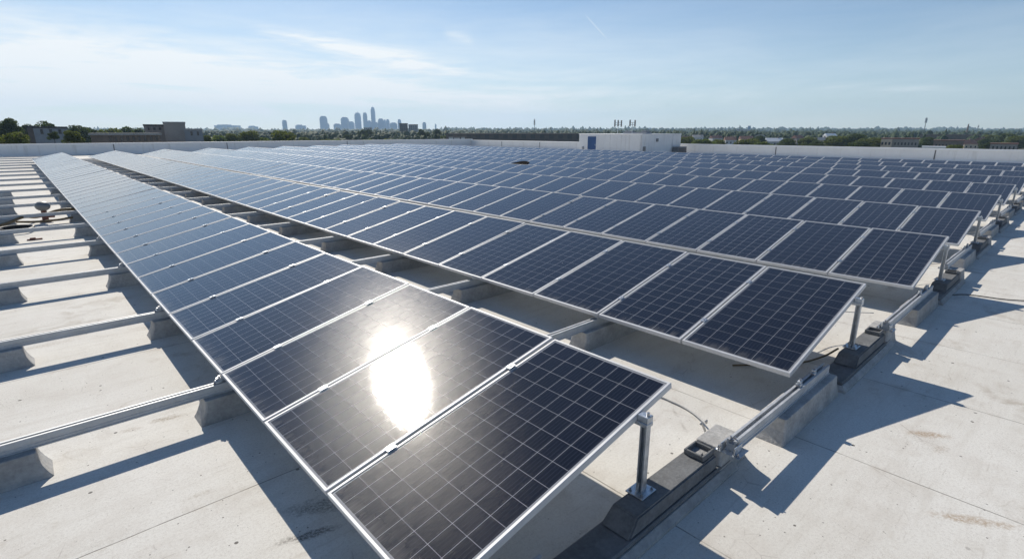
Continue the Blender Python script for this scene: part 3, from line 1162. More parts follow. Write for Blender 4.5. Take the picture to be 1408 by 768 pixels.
for r in range(2, 6):
    x = ROWX[r] + 1.75
    yy = ROWY[r]
    cable('cable', [(x, yy + .9, 0.46), (x + .3, yy + .65, 0.33 + .02 * r), (x + .55, yy + .28, 0.24), (x + .70, yy + .02, 0.30)], 0.005, 'grey_cable',
          f'thin cable drooping from the {ROWNAME[r]} row to its rail foot')

# pipe run at the left: hoses, a coil and a valve
cable('hose', [(-1.2, 17.6, .06), (-0.5, 18.0, .10), (-0.1, 18.2, .22), (0.2, 18.9, .12), (0.7, 19.0, .25), (1.25, 19.1, .20)], 0.035, 'ochre',
      'brown hose lying across the rails left of the nearest row', 'hose')
cable('hose', [(-1.2, 19.0, .05), (-0.4, 18.6, .08), (0.1, 18.2, .08), (0.5, 17.9, .12), (1.2, 18.4, .12)], 0.028, 'ochre',
      'lower brown hose lying across the white roof beside the valve', 'hose')
pts = []
for k in range(40):
    a = k * 0.42
    pts.append((-0.25 + (0.30 + 0.02 * math.sin(a * 3)) * math.cos(a), 17.1 + (0.42 + .03 * math.cos(2 * a)) * math.sin(a), 0.03 + 0.0022 * k))
bm = bmesh.new()
tube(bm, smooth_path(pts, 3), 0.028, 8)
tag(obj('cable_coil', bm, 'black', smooth=True), 'flat coil of black cable on the roof in front of the brown hoses', 'cable coil')
t = empty('pipe_valve', (0.33, 18.6, 0))
tag(t, 'pale mushroom-headed valve on a red rusted stem beside the hoses', 'valve')
bm = bmesh.new()
prof = [(0.0, .30), (.055, .30), (.10, .32), (.145, .36), (.165, .42), (.15, .48), (.10, .525), (.04, .54), (0, .54)]
bmv = []
for (rr, zz) in prof[1:-1]:
    bmv.append([bm.verts.new((rr * math.cos(a), rr * math.sin(a), zz)) for a in (2 * math.pi * i / 16 for i in range(16))])
for A, B in zip(bmv, bmv[1:]):
    for k in range(16):
        bm.faces.new((A[k], A[(k + 1) % 16], B[(k + 1) % 16], B[k]))
bm.faces.new(bmv[0][::-1])
bm.faces.new(bmv[-1])
obj('cap', bm, 'greybox', t, smooth=True)
bm = bmesh.new()
cyl(bm, (0, 0, .002), (0, 0, .06), .13, .12, 16)
cyl(bm, (0, 0, .0605), (0, 0, .298), .07, .06, 14)
cyl(bm, (.06, 0, .15), (.19, -.05, .15), .04, .04, 12)
obj('stem', bm, 'rustred', t)
bm = bmesh.new()
box(bm, -.13, .13, -.035, .035, .001, .03, 0, .006)
box(bm, -.08, .02, -.025, .025, .0305, .055, 0, .006)
o = obj('rusty_bracket', bm, 'rustred')
o.location = (0.02, 15.62, 0)
tag(o, 'rust-red bracket lying on the roof left of the nearest row', 'bracket')

# ------------------------------------------------------------------ rooftop penthouse
def penthouse():
    X = 46.5
    ym, y1 = Yx(882, X), Yx(796, X)
    dd = ray(935, 205)
    x1 = dd.x * (ym / dd.y)
    t = empty('penthouse', (X, ym, 0))
    tag(t, 'low white rooftop plant room with a blue door by the right parapet', 'plant room')

    def part(name, bm, mats, par=None):
        o = obj(name, bm, mats, par or t)
        if par is None:
            o.location = (-X, -ym, 0)
        return o
    H1 = EYE - .215

    def Xs(px):
        d = ray(px, 205)
        return d.x * (ym / d.y)
    bm = bmesh.new()
    box(bm, X, x1, ym, y1, .002, H1 - .08)
    part('wall', bm, 'white')
    bm = bmesh.new()
    box(bm, X - .05, x1 + .05, ym - .05, y1 + .05, H1 - .078, H1, 0, .01)
    part('roof_edge', bm, 'coping')
    d0, d1 = Yx(819.5, X), Yx(808, X)
    bm = bmesh.new()
    box(bm, X - .04, X - .003, d0, d1, .02, 1.80, 0, .006)
    d = part('door', bm, 'blue')
    bm = bmesh.new()
    box(bm, X - .08, X - .042, d0 + .08, d0 + .13, .85, 1.0, 0, .006)
    obj('handle', bm, 'galv', d)
    bm = bmesh.new()
    box(bm, X - .05, X - .002, d0 - .07, d0 - .004, .02, 1.87)
    box(bm, X - .05, X - .002, d1 + .004, d1 + .07, .02, 1.87)
    box(bm, X - .05, X - .002, d0 - .004, d1 + .004, 1.804, 1.87)
    obj('frame', bm, 'coping', d)
    for yy in (ym + (d0 - ym) * .34, ym + (d0 - ym) * .68):
        bm = bmesh.new()
        box(bm, X - .012, X - .002, yy - .02, yy + .02, .03, H1 - .1)
        part('panel_joint', bm, 'palewall')
    bm = bmesh.new()
    box(bm, X - .10, X - .003, ym + .05, ym + .17, .02, H1 - .1)
    part('downpipe', bm, 'palewall')
    bm = bmesh.new()
    xs = Xs(902.5)
    box(bm, xs - .17, xs + .17, ym - .10, ym - .003, 1.30, 1.62, 0, .03)
    part('wall_lamp', bm, 'greybox')
    bm = bmesh.new()
    xs = Xs(924)
    box(bm, xs - .05, xs + .05, ym - .012, ym - .002, .03, H1 - .1)
    part('panel_joint', bm, 'palewall')
    bm = bmesh.new()
    yl = Yx(802, X)
    box(bm, X - .16, X - .003, yl - .10, yl + .10, .25, .72, 0, .02)
    part('meter_box', bm, 'slate')
    bm = bmesh.new()
    xs = Xs(885)
    box(bm, xs - .14, xs + .14, ym - .16, ym - .003, .25, .85, 0, .02)
    part('meter_box', bm, 'greybox')
    x0 = Xs(923.5)
    hw = (x1 - x0) / 2
    t2 = empty('air_conditioner', ((x0 + x1) / 2, ym - .45, 0))
    tag(t2, 'dark grey cooling unit at the right end of the white plant room', 'cooling unit')
    bm = bmesh.new()
    box(bm, -hw, hw, -.35, .35, .06, .74, 0, .02)
    obj('casing', bm, 'greybox', t2)
    bm = bmesh.new()
    for k in range(7):
        box(bm, -hw + .1, hw - .1, -.375, -.352, .14 + k * .075, .18 + k * .075)
    obj('grille', bm, 'joint', t2)
    bm = bmesh.new()
    for sg in (-1, 1):
        box(bm, sg * hw * .7 - .05, sg * hw * .7 + .05, -.3, .3, .002, .059)
    obj('feet', bm, 'joint', t2)
    # plant on the roof of the penthouse
    ya, yb = Yx(874, X), Yx(842, X)
    u = empty('rooftop_duct', (X + 2.2, (ya + yb) / 2, H1))
    tag(u, 'low grey duct on top of the white plant room between the antennas', 'duct')
    q = (yb - ya) / 2
    bm = bmesh.new()
    box(bm, -.5, .5, -q, q, .002, .16, 0, .02)
    box(bm, -.3, .3, -q * .9, -q * .5, .161, .32, 0, .02)
    box(bm, -.3, .3, q * .3, q * .95, .161, .28, 0, .02)
    obj('duct_run', bm, 'slate', u)
    for (px, n_, lab) in ((850.5, 3, 'antenna mast with three dark panel aerials on the plant room roof, left of the pair'),
                          (870, 2, 'antenna mast with two dark panel aerials on the plant room roof, right of the pair')):
        yy = Yx(px, X + 1.5)
        a = empty('antenna_mast', (X + 1.2, yy, H1))
        tag(a, lab, 'antenna mast', 'antenna masts on the plant room')
        bm = bmesh.new()
        cyl(bm, (0, 0, .002), (0, 0, 1.15), .035, .03, 10)
        box(bm, -.2, .2, -.2, .2, .0, .012)
        obj('pole', bm, 'galv', a)
        for k in range(n_):
            off = (k - (n_ - 1) / 2) * (.42 if n_ == 3 else .62)
            bm = bmesh.new()
            box(bm, -.05, .05, off - .065, off + .065, .70 + .04 * (k % 2), 1.36 + .03 * k, 0, .015)
            obj('aerial_panel', bm, 'greybox', a)
        bm = bmesh.new()
        w = .45 if n_ == 3 else .35
        box(bm, .052, .08, -w, w, .88, .93)
        box(bm, .052, .08, -w, w, 1.08, 1.12)
        obj('crossbar', bm, 'galv', a)


penthouse()

# ------------------------------------------------------------------ the town beyond
ROT = -AZ


def town_box(name, cat, px0, px1, ytop, depth, thick, wall, label, roof=None, windows=None, group=None, turn=0.0, extra=None, cap=True, ybase=None):
    """a building whose front spans px0..px1 at the given depth, top at ytop"""
    mid = at((px0 + px1) / 2, ytop, depth)
    dist = math.hypot(mid.x, mid.y)
    a, b = at(px0, ytop, depth), at(px1, ytop, depth)
    half = dist * math.tan(abs(math.atan2(b.x, b.y) - math.atan2(a.x, a.y)) / 2)
    bearing = math.atan2(mid.x, mid.y)
    h = mid.z - GZ
    t = empty(name, (mid.x, mid.y, GZ), -bearing + turn)
    tag(t, label, cat, group)
    bm = bmesh.new()
    box(bm, -half, half, 0, thick, 0.01, h - (0.5 if cap else 0))
    obj('wall', bm, wall, t)
    if cap:
        bm = bmesh.new()
        o_ = min(0.4, half * .05)
        box(bm, -half - o_, half + o_, -o_, thick + o_, h - 0.5, h)
        obj('roof', bm, roof or 'greyroof', t)
    if windows:
        for (fx0, fx1, fz0, fz1) in windows:
            bm = bmesh.new()
            box(bm, -half + fx0 * 2 * half, -half + fx1 * 2 * half, -0.10, -0.003, h * fz0, h * fz1)
            obj('window', bm, 'pane', t)
    return t, half, h


def rowwin(n, x0, x1, frac, z0, z1):
    s = (x1 - x0) / n
    return [(x0 + s * i + s * (1 - frac) / 2, x0 + s * i + s * (1 + frac) / 2, z0, z1) for i in range(n)]


# left group
town_box('flat_roofed_block', 'building', 45, 92, 174, 170, 14, 'slate', 'grey-blue flat roofed block behind the bushes at far left', 'darkroof', rowwin(3, .1, .9, .3, .86, .95))
town_box('brick_stair_tower', 'building', 36, 49, 173, 176, 10, 'brownbrick', 'narrow brown brick block at the left end of the grey-blue block', 'darkroof')
town_box('long_brick_building', 'building', 125, 221, 183, 130, 14, 'brownbrick', 'long low brown brick building behind the left parapet', 'greyroof',
         rowwin(9, .22, .98, .42, .87, .945))
town_box('stepped_block', 'building', 224, 254, 167.5, 150, 16, 'taupe', 'tall taupe windowless block at the right end of the long brick building', 'greyroof')
town_box('stepped_block', 'building', 197, 225.5, 171, 160, 14, 'taupe', 'middle taupe block left of the tall taupe block', 'darkroof', rowwin(3, .1, .9, .4, .9, .95))
town_box('stepped_block', 'building', 253, 278, 177, 152, 14, 'slate', 'lower grey block stepping down right of the tall taupe block', 'greyroof', rowwin(2, .2, .9, .3, .88, .95))
# middle group
t, hf, h = town_box('brown_tower_block', 'tower block', 549, 560.5, 169.5, 900, 20, 'block', 'brown residential tower block in front of the distant skyline', 'darkroof')
town_box('grey_tower_block', 'tower block', 561.5, 574.5, 171, 880, 22, 'block_g', 'grey residential tower block right of the brown tower block', 'greyroof')
town_box('grey_tower_block', 'tower block', 500, 511.5, 175.5, 1000, 22, 'block_g', 'squat grey block among trees below the tallest skyscraper', 'greyroof')
town_box('long_industrial_hall', 'hall', 613, 796, 183.5, 420, 60, 'clad', 'long dark industrial hall behind the parapet left of the plant room', 'darkroof')
for i, (x0, x1, yt, dp, lab) in enumerate(((617, 623, 188.3, 400, 'small white cabin at the left end of the dark industrial hall'),
                                           (624, 632, 189, 402, 'white van-sized cabin second along the dark industrial hall'),
                                           (634, 639, 188.5, 404, 'narrow white cabin third along the dark industrial hall'))):
    town_box('site_cabin', 'cabin', x0, x1, yt, dp, 3, 'palewall', lab, 'greyroof', group='white cabins by the industrial hall')
town_box('warehouse', 'warehouse', 412, 482, 185.5, 760, 40, 'palewall', 'long pale low warehouse among the trees under the skyline', 'greyroof', rowwin(10, .05, .95, .5, .3, .6))
town_box('warehouse', 'warehouse', 440, 456, 179.8, 1300, 40, 'palewall', 'small white roofed warehouse beyond the long pale warehouse', 'coping')
town_box('warehouse', 'warehouse', 470, 545, 184.5, 1000, 40, 'slate', 'long grey warehouse below the skyscrapers', 'darkroof')
town_box('warehouse', 'warehouse', 660, 700, 180.3, 1500, 40, 'palewall', 'far pale shed beyond the dark industrial hall', 'greyroof')
# right group
t, hf, h = town_box('cream_building', 'building', 1212, 1264, 190, 330, 18, 'taupe', 'cream flat roofed building, lit and shaded sides coloured in, behind the right parapet', 'redroof', rowwin(7, .34, .97, .45, .62, .76))
bm = bmesh.new()
box(bm, -hf, -hf + .3 * 2 * hf, -1.2, -.02, .01, h - .6)
obj('sunlit_wall', bm, 'cream', t)  # cream paints the sunlit face, the taupe walls its shaded side
for k in range(3):
    bm = bmesh.new()
    box(bm, -hf + .03 * hf + k * .19 * hf, -hf + .14 * hf + k * .19 * hf, -1.28, -1.202, h * .62, h * .78)
    obj('window', bm, 'pane', t)
town_box('brown_shed', 'shed', 1264, 1348, 185, 520, 40, 'brownbrick', 'long dark brown shed beyond the cream building', 'darkroof')
town_box('brick_terrace', 'building', 1284, 1326, 192.5, 360, 16, 'brownbrick', 'low brick terrace right of the cream building', 'redroof', rowwin(8, .05, .95, .4, .5, .7))
town_box('brick_terrace', 'building', 1268, 1300, 201.5, 262, 10, 'palewall', 'small pale flat roof at the parapet right of the cream building', 'coping')
town_box('brick_terrace', 'building', 1362, 1400, 197, 300, 14, 'taupe', 'low taupe terrace at the far right edge', 'redroof', rowwin(6, .05, .95, .4, .6, .8))
town_box('far_hall', 'hall', 1012, 1036, 178, 1900, 60, 'block_g', 'far grey works hall by the thin chimney on the right', 'greyroof')
town_box('far_tower', 'tower block', 1028.5, 1032.5, 173, 2300, 20, 'tower', 'lone far blue-grey tower on the wooded horizon', 'greyroof')


def house(px, depth, w, d, ztop, wall, roofm, label, turn):
    g = at(px, 181, depth)
    t = empty('house', (g.x, g.y, GZ), ROT + turn)
    tag(t, label, 'house', 'houses among the trees on the right')
    bm = bmesh.new()
    box(bm, -w / 2, w / 2, -d / 2, d / 2, .01, ztop)
    obj('wall', bm, wall, t)
    bm = bmesh.new()
    prism(bm, [(-d / 2 - .4, ztop + .003), (d / 2 + .4, ztop + .003), (0, ztop + d * .36)], -w / 2 - .3, w / 2 + .3, 'x')
    rf = obj('roof', bm, roofm, t)
    bm = bmesh.new()
    box(bm, w * .2, w * .2 + .8, -.4, .4, ztop + d * .28, ztop + d * .36 + 1.0)
    obj('chimney', bm, 'brownbrick', rf)
    for k in range(3):
        bm = bmesh.new()
        x = -w / 2 + w * (k + .5) / 3
        box(bm, x - .6, x + .6, -d / 2 - .06, -d / 2 - .003, ztop * .55, ztop * .78)
        obj('window', bm, 'pane', t)


HOUSES = [(945, 560, 7.2, 'palewall', 'redroof', 'white house with red roof just right of the plant room'),
          (960, 640, 8.2, 'palewall', 'greyroof', 'white house with grey roof, farther right of the plant room'),
          (985, 600, 7.4, 'palewall', 'redroof', 'white house with red roof left of the thin works chimney'),
          (1005, 520, 6.6, 'palewall', 'redroof', 'small white house with red roof just left of the chimney'),
          (1027, 560, 7.0, 'cream', 'redroof', 'cream house with red roof right of the chimney'),
          (1046, 640, 7.6, 'palewall', 'greyroof', 'white house with grey roof right of the cream house'),
          (1066, 470, 6.2, 'palewall', 'coping', 'low bright white house at the left parapet joint'),
          (1098, 600, 7.2, 'taupe', 'redroof', 'taupe house with red roof between dark trees'),
          (1131, 520, 6.4, 'cream', 'greyroof', 'cream house with grey roof left of the big tree clump'),
          (1142, 720, 9.0, 'palewall', 'coping', 'white house standing above the big tree clump'),
          (1352, 460, 6.6, 'taupe', 'redroof', 'taupe house with red roof beyond the brown shed'),
          (1332, 400, 5.6, 'cream', 'redroof', 'cream house with red roof beside the brick terrace')]
for i, (px, dp, zt, wm, rm, lab) in enumerate(HOUSES):
    house(px, dp, random.uniform(9, 14), random.uniform(7, 9), zt, wm, rm, lab, random.uniform(-.6, .6))

# skyline, about five kilometres away
SKY = [(387.5, 393.5, 165, 'tower_b', 'lone blocky tower standing apart at the left of the skyline'),
       (406, 419, 171.5, 'tower_b', 'low wide block between the two leftmost skyline towers'),
       (438.5, 446.8, 159.5, 'tower', 'slab tower left of the main skyscraper cluster'),
       (447, 451, 169.5, 'tower_b', 'small block at the right foot of the left slab tower'),
       (458, 468, 170, 'tower_b', 'low block at the left edge of the skyscraper cluster'),
       (468, 477, 161, 'tower', 'square blue tower at the left of the skyscraper cluster'),
       (477, 485.5, 167, 'tower_b', 'shorter block right of the square blue tower'),
       (487, 495.5, 155, 'tower', 'stepped tower third from the left in the cluster'),
       (498.6, 504.5, 154.7, 'tower_b', 'slim tower just left of the tallest skyscraper'),
       (504.5, 509, 165.5, 'tower', 'low block between the slim tower and the tallest skyscraper'),
       (509.3, 515.2, 147.5, 'tower', 'tallest skyscraper of the distant skyline with a crown'),
       (515.5, 519.5, 168, 'tower_b', 'low block at the right foot of the tallest skyscraper'),
       (519.5, 527.5, 163, 'tower', 'mid-height tower right of the tallest skyscraper'),
       (527.6, 530.2, 164.2, 'tower_b', 'narrow tower joined to the mid-height tower'),
       (530.4, 534.4, 164, 'tower', 'narrow tower second right of the mid-height tower'),
       (536, 546, 168.5, 'tower_b', 'broad low block near the right end of the skyline'),
       (546.6, 551.5, 164, 'tower', 'thin tower behind the brown residential block'),
       (580.6, 585.8, 168, 'tower', 'lone slab tower right of the grey residential block'),
       (598, 600, 170, 'tower_b', 'far thin tower right of the lone slab'),
       (293, 326, 171.3, 'tower_b', 'long pale far block on the horizon left of the skyline'),
       (340, 350, 173, 'tower_b', 'far pale block behind the leftmost round trees'),
       (880, 905, 175.8, 'tower_b', 'far pale block on the horizon above the plant room')]
for i, (x0, x1, yt, mt, lab) in enumerate(SKY):
    dp = 4800 + (i * 137) % 500
    a, b = at(x0, yt, dp), at(x1, yt, dp)
    mid = (a + b) / 2
    hw = (b - a).length / 2
    h = mid.z - GZ
    bm = bmesh.new()
    dpt = min(hw * 1.6, 60)
    if h > 90:
        box(bm, -hw, hw, 0, dpt, 0.01, h * .86)
        box(bm, -hw * .86, hw * .86, 3, dpt - 3, h * .86, h * .95)
        box(bm, -hw * .6, hw * .6, 6, dpt - 6, h * .95, h)
        if h > 180:
            cyl(bm, (0, dpt / 2, h), (0, dpt / 2, h + 14), 2.0, .6, 8)
            box(bm, -hw * .95, -hw * .7, 1, dpt * .4, h * .86, h * .91)
        elif i % 2:
            box(bm, -hw * .98, -hw * .1, 1, dpt - 1, h * .8605, h * .90)
    else:
        box(bm, -hw, hw, 0, dpt, 0.01, h * .9)
        box(bm, -hw * .75, hw * .25, 4, dpt * .8, h * .9, h)
    o = obj('skyscraper', bm, mt)
    o.location = (mid.x, mid.y, GZ)
    o.rotation_euler = (0, 0, ROT + random.uniform(-.35, .35))
    tag(o, lab, 'skyscraper', 'towers of the distant skyline')


# masts and chimneys
def mast(px, ytop, depth, r, label, cat, mat='greybox', bars=4, wide=1.0):
    p = at(px, ytop, depth)
    h = p.z - GZ
    t = empty('radio_mast' if cat == 'mast' else 'works_chimney', (p.x, p.y, GZ), ROT)
    tag(t, label, cat)
    bm = bmesh.new()
    cyl(bm, (0, 0, 0.01), (0, 0, h), r * 1.5, r * .55, 8)
    obj('shaft', bm, mat, t)
    if bars:
        bm = bmesh.new()
        for k in range(bars):
            z = h * (0.72 + .06 * k)
            box(bm, -r * 3.2 * wide, r * 3.2 * wide, -r * .6, r * .6, z, z + r * 3)
        obj('aerials', bm, mat, t)
    return t


mast(735, 163, 900, .45, 'thin radio mast above the dark industrial hall', 'mast')
mast(1274.5, 161, 1500, .9, 'tall thin mast on the horizon above the cream building', 'mast', bars=4)
mast(1332, 170.5, 900, 1.5, 'brown works chimney on the horizon above the brown shed', 'chimney', 'brownbrick', bars=0)
mast(1346, 171, 1700, .6, 'faint thin mast right of the brown works chimney', 'mast', bars=3)
mast(1017.5, 172, 1300, 1.3, 'thin works chimney beside the far grey hall', 'chimney', 'greybox', bars=0)

# ------------------------------------------------------------------ trees


def crown_mesh(name, seed, lobes, leaves, size, mat):
    """leaf faces scattered through several lobes, unit-ish crown of radius 1, height 0..2"""
    r = np.random.default_rng(seed)
    cs = []
    for k in range(lobes):
        a = r.uniform(0, 2 * math.pi)
        rr = r.uniform(0.15, 0.66)
        z = r.uniform(0.45, 1.6)
        rr *= 1.0 - 0.55 * max(0, (z - 0.9) / 0.8)
        cs.append((rr * math.cos(a), rr * math.sin(a), z, r.uniform(0.24, 0.42)))
    cs.append((0, 0, 1.0, .5))
    cs = np.array(cs)
    idx = r.integers(0, len(cs), leaves)
    d = r.normal(size=(leaves, 3))
    d /= np.linalg.norm(d, axis=1)[:, None]
    rad_ = cs[idx, 3] * (0.55 + 0.5 * r.random(leaves) ** 0.5)
    P = cs[idx, :3] + d * rad_[:, None] * np.array([1, 1, .85])
    nrm = d + r.normal(size=(leaves, 3)) * 0.55
    nrm /= np.linalg.norm(nrm, axis=1)[:, None]
    t = np.cross(nrm, r.normal(size=(leaves, 3)))
    t /= np.linalg.norm(t, axis=1)[:, None]
    b = np.cross(nrm, t)
    s = size * r.uniform(.6, 1.3, leaves)[:, None]
    q = np.stack([P - t * s - b * s * .6, P + t * s - b * s * .45, P + t * s * .8 + b * s * .6, P - t * s * .7 + b * s * .5], 1).reshape(-1, 3)
    me = bpy.data.meshes.new(name)
    me.vertices.add(len(q))
    me.vertices.foreach_set('co', q.ravel())
    me.loops.add(len(q))
    me.loops.foreach_set('vertex_index', np.arange(len(q)))
    me.polygons.add(leaves)
    me.polygons.foreach_set('loop_start', np.arange(leaves) * 4)
    me.update()
    me.materials.append(M[mat])
    return me, cs


CROWNS = {}
for kind, sd_, lb, lv, sz, mt in (('olive', 1, 20, 5200, .050, 'leaf_a'), ('dark', 2, 24, 5200, .048, 'leaf_b'), ('bright', 3, 18, 5200, .050, 'leaf_c'),
                                 ('bush', 4, 26, 7500, .036, 'leaf_a'), ('dark2', 5, 15, 5200, .05, 'leaf_b')):
    me, cs = crown_mesh('crown', sd_, lb, lv, sz, mt)
    CROWNS[kind] = (me, cs)


def tree(px, ytop, wpx, depth, kind, label, group=None, base=None, name='tree'):
    p = at(px, ytop, depth)
    w = wpx / 758.0 * depth * .5
    hz = p.z - GZ
    e = empty(name, (p.x, p.y, GZ), random.uniform(0, 6.28))
    tag(e, label, 'bush' if name == 'bush' else 'tree', group)
    ch = min(w * 1.05, hz / 2.1)
    me, tr = CROWNS[kind]
    zc = hz - 1.98 * ch
    c = bpy.data.objects.new('crown', me)
    C.objects.link(c)
    c.parent = e
    c.location = (0, 0, zc)
    c.scale = (w * 1.15, w * 1.15, ch)
    bm = bmesh.new()
    cyl(bm, (0, 0, 0), (0, 0, zc + ch * .5), w * .075 + .08, w * .05, 8)
    cyl(bm, (0, 0, zc + ch * .5), (w * .1, 0, zc + ch * 1.3), w * .05, w * .02, 8)
    for q in tr[:6]:
        cyl(bm, (0, 0, zc + ch * max(.1, q[2] - .6)), (q[0] * w, q[1] * w, zc + q[2] * ch), w * .03, w * .01, 6)
    obj('trunk', bm, 'bark', e)
    return e


GT = 'trees beyond the left parapet'
tree(9, 160, 34, 190, 'dark', 'tall dark tree cut by the left edge of the photo', GT)
tree(-14, 165, 40, 185, 'dark', 'dark tree at the very left edge beside the tall dark tree', GT)
tree(18, 177, 60, 120, 'bush', 'broad olive-green tree in front of the tall dark tree at far left', GT)
tree(-20, 176, 50, 118, 'bush', 'olive-green tree leaving the photo at the far left', GT)
tree(64, 162.5, 44, 215, 'dark2', 'dark tree rising behind the grey-blue block', GT)
tree(31, 168, 24, 220, 'dark2', 'small dark tree left of the grey-blue block', GT)
tree(98, 176, 25, 140, 'olive', 'round olive tree right of the grey-blue block', GT)
tree(106, 169, 40, 240, 'dark', 'wide dark tree behind the round olive tree', GT)
tree(125, 172, 36, 280, 'dark2', 'dark tree behind the left end of the long brick building', GT)
tree(146, 171, 38, 300, 'olive', 'olive tree above the middle of the long brick building', GT)
tree(171, 171.5, 40, 310, 'dark', 'dark tree above the long brick building left of the taupe blocks', GT)
tree(191, 173, 30, 300, 'dark2', 'dark tree touching the middle taupe block', GT)
tree(72, 179, 14, 150, 'dark2', 'small dark shrub-like tree in front of the grey-blue block', GT)
tree(283, 184, 14, 260, 'olive', 'small olive tree right of the lower grey block', GT)
tree(299, 182, 26, 300, 'bright', 'pale green tree between the grey block and the round trees', GT)
tree(318, 181, 18, 280, 'olive', 'olive tree just left of the first round tree', GT)
tree(340, 175.5, 30, 300, 'olive', 'smaller round olive tree left of the big round tree', GT)
tree(390, 173.5, 44, 260, 'olive', 'big round olive tree standing alone left of the skyline', GT)
tree(418, 186, 18, 420, 'olive', 'low olive tree right of the big round tree', GT)
tree(362, 186, 20, 300, 'bright', 'low pale tree between the two round trees', GT)
GM = 'trees below the skyline'
tree(497, 176.5, 14, 620, 'dark2', 'dark tree left of the squat grey block', GM)
tree(507, 177, 12, 640, 'dark', 'dark tree in front of the squat grey block', GM)
tree(476, 184, 14, 520, 'dark', 'dark tree at the end of the long pale warehouse', GM)
tree(461, 187.5, 30, 330, 'bright', 'low bright green tree at the parapet below the skyline', GM)
tree(446, 188, 22, 335, 'olive', 'low olive tree at the parapet left of the bright green one', GM)
tree(505, 188, 34, 340, 'bright', 'wide low bright tree at the parapet under the tallest skyscraper', GM)
tree(538, 188, 30, 350, 'olive', 'wide low olive tree at the parapet below the brown tower block', GM)
tree(579, 176.5, 12, 560, 'dark', 'dark tree right of the grey residential tower block', GM)
tree(586, 180, 14, 560, 'dark2', 'dark tree beside the lone slab tower', GM)
tree(601, 176, 13, 540, 'dark', 'dark tree above the left end of the industrial hall', GM)
tree(545, 180, 10, 800, 'dark2', 'dark tree at the left foot of the brown tower block', GM)
tree(610, 184, 16, 500, 'olive', 'olive tree at the left end of the industrial hall', GM)
GR = 'trees beyond the right parapet'
for px, yt, w, dp, k, lab in (
        (944, 186, 22, 420, 'olive', 'olive tree just right of the plant room'),
        (968, 189, 34, 340, 'bright', 'wide bright tree at the parapet right of the plant room'),
        (990, 190, 22, 350, 'olive', 'olive tree at the parapet left of the works chimney'),
        (1028, 189, 32, 350, 'olive', 'wide olive tree at the parapet under the far tower'),
        (1044, 186, 24, 460, 'dark', 'dark tree right of the works chimney'),
        (1084, 190, 26, 360, 'dark', 'dark tree right of the parapet joint'),
        (1112, 187, 22, 430, 'olive', 'olive tree left of the big tree clump'),
        (1124, 192, 26, 330, 'dark2', 'low dark tree at the parapet left of the big clump'),
        (1154, 184.5, 36, 380, 'olive', 'big olive tree at the left of the clump beside the cream building'),
        (1176, 183, 34, 385, 'dark', 'tall dark tree in the middle of the clump beside the cream building'),
        (1196, 187, 34, 350, 'olive', 'olive tree touching the left side of the cream building'),
        (1186, 193, 40, 310, 'dark2', 'low dark tree at the parapet left of the cream building'),
        (1279, 188, 22, 420, 'dark', 'dark tree just right of the cream building'),
        (1312, 197, 24, 290, 'olive', 'low olive tree in front of the brick terrace'),
        (1355, 190, 18, 420, 'dark', 'dark tree beyond the right brick houses'),
        (1366, 184, 20, 520, 'olive', 'small olive tree left of the far right trees'),
        (1388, 183, 28, 450, 'dark', 'dark tree near the right edge of the photo'),
        (1404, 185, 30, 420, 'olive', 'olive tree cut by the right edge of the photo'),
        (1359, 194, 14, 340, 'dark2', 'low dark tree behind the taupe terrace'),
        (1050, 193, 26, 330, 'bright', 'low bright tree at the parapet left of its joint')):
    tree(px, yt - 1, w * 1.2, dp, k, lab, GR)


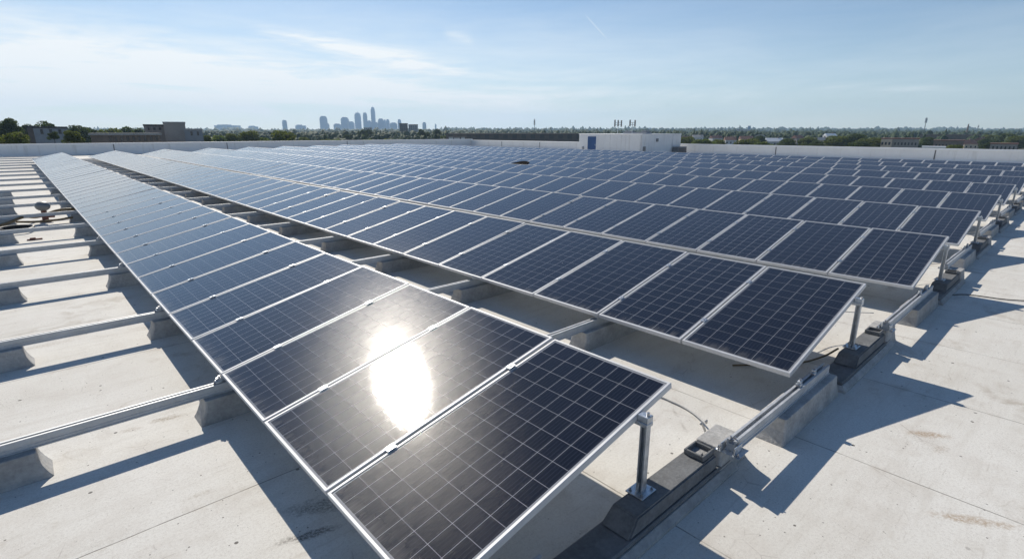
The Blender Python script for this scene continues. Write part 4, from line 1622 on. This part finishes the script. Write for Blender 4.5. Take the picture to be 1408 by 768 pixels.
# far woods as one mass: bumpy crowns in bands out to the horizon
def far_woods():
    protos = []
    for lv in (1, 2):
        bm = bmesh.new()
        bmesh.ops.create_icosphere(bm, subdivisions=lv, radius=1.0)
        bm.verts.ensure_lookup_table()
        protos.append((np.array([v.co[:] for v in bm.verts]), np.array([[v.index for v in f.verts] for f in bm.faces])))
        bm.free()
    r = np.random.default_rng(5)
    pos = []
    half = math.atan(704 / 758.7) + .10
    # (depth range, number, crown radius, top height above the street)
    for d0, d1, n_, w0, w1, h0, h1 in ((440, 700, 1500, 2.2, 4.6, 5, 11.0), (700, 1200, 2600, 3.0, 6.5, 7, 13.5), (1200, 2200, 3800, 4.5, 10, 9, 17),
                                       (2200, 3800, 3600, 8, 17, 14, 26), (3800, 5200, 3200, 14, 30, 20, 44)):
        for _ in range(n_):
            dp = d0 + (d1 - d0) * r.random()
            th = r.uniform(-half, half)
            lat = dp * math.tan(th)
            w = r.uniform(w0, w1)
            h = r.uniform(h0, h1)
            pxx = CX + 758.7 * math.tan(th)
            if any(abs(pxx - q[0]) < 14 and dp < q[1] + 12 for q in HOUSES):
                continue
            if d0 == 3800:
                # the horizon dips a little around the city
                px = CX + 758.7 * math.tan(th)
                if 350 < px < 600:
                    h = r.uniform(16, 30)
            pos.append((dp, lat, w, h, 1 if d0 < 1200 else 0))
    hf = np.array(HF[:])
    rg = np.array(RGT[:])
    av, af, base = [], [], 0
    for (dp, lat, w, h, lv) in pos:
        V0, F0 = protos[lv]
        jit = 1 + r.normal(size=(len(V0), 1)) * (.20 if lv else .24)
        v = V0 * jit * np.array([w, w, h * .62])
        v[:, 2] += h * .45
        ang = r.uniform(0, 6.28)
        ca, sa = math.cos(ang), math.sin(ang)
        c = hf * dp + rg * lat
        av.append(np.stack([v[:, 0] * ca - v[:, 1] * sa + c[0], v[:, 0] * sa + v[:, 1] * ca + c[1], v[:, 2] + GZ], 1))
        af.append(F0 + base)
        base += len(V0)
    allv, allf = np.concatenate(av), np.concatenate(af)
    me = bpy.data.meshes.new('far_woods')
    me.vertices.add(len(allv))
    me.vertices.foreach_set('co', allv.ravel())
    me.loops.add(allf.size)
    me.loops.foreach_set('vertex_index', allf.ravel())
    me.polygons.add(len(allf))
    me.polygons.foreach_set('loop_start', np.arange(len(allf)) * 3)
    me.update()
    me.materials.append(M['wood'])
    o = bpy.data.objects.new('far_woods', me)
    C.objects.link(o)
    tag(o, 'far-off green woods spreading to the horizon beyond the roof', 'woods', kind='stuff')


far_woods()

# ------------------------------------------------------------------ the air
bm = bmesh.new()
box(bm, -6600, 6600, -6600, 6600, GZ - 1.0, 262.0)
me = bpy.data.meshes.new('haze')
bm.to_mesh(me)
bm.free()
hm = bpy.data.materials.new('haze_air')
hm.use_nodes = True
n = NT(hm.node_tree)
pv = n.n('ShaderNodeVolumePrincipled')
pv.inputs['Color'].default_value = (0.55, 0.77, 1.0, 1)
pv.inputs['Density'].default_value = 0.000115
pv.inputs['Anisotropy'].default_value = 0.15
on = n.n('ShaderNodeOutputMaterial')
n.l(pv.outputs[0], on.inputs['Volume'])
me.materials.append(hm)
hz = bpy.data.objects.new('haze', me)
C.objects.link(hz)
tag(hz, kind='stuff')
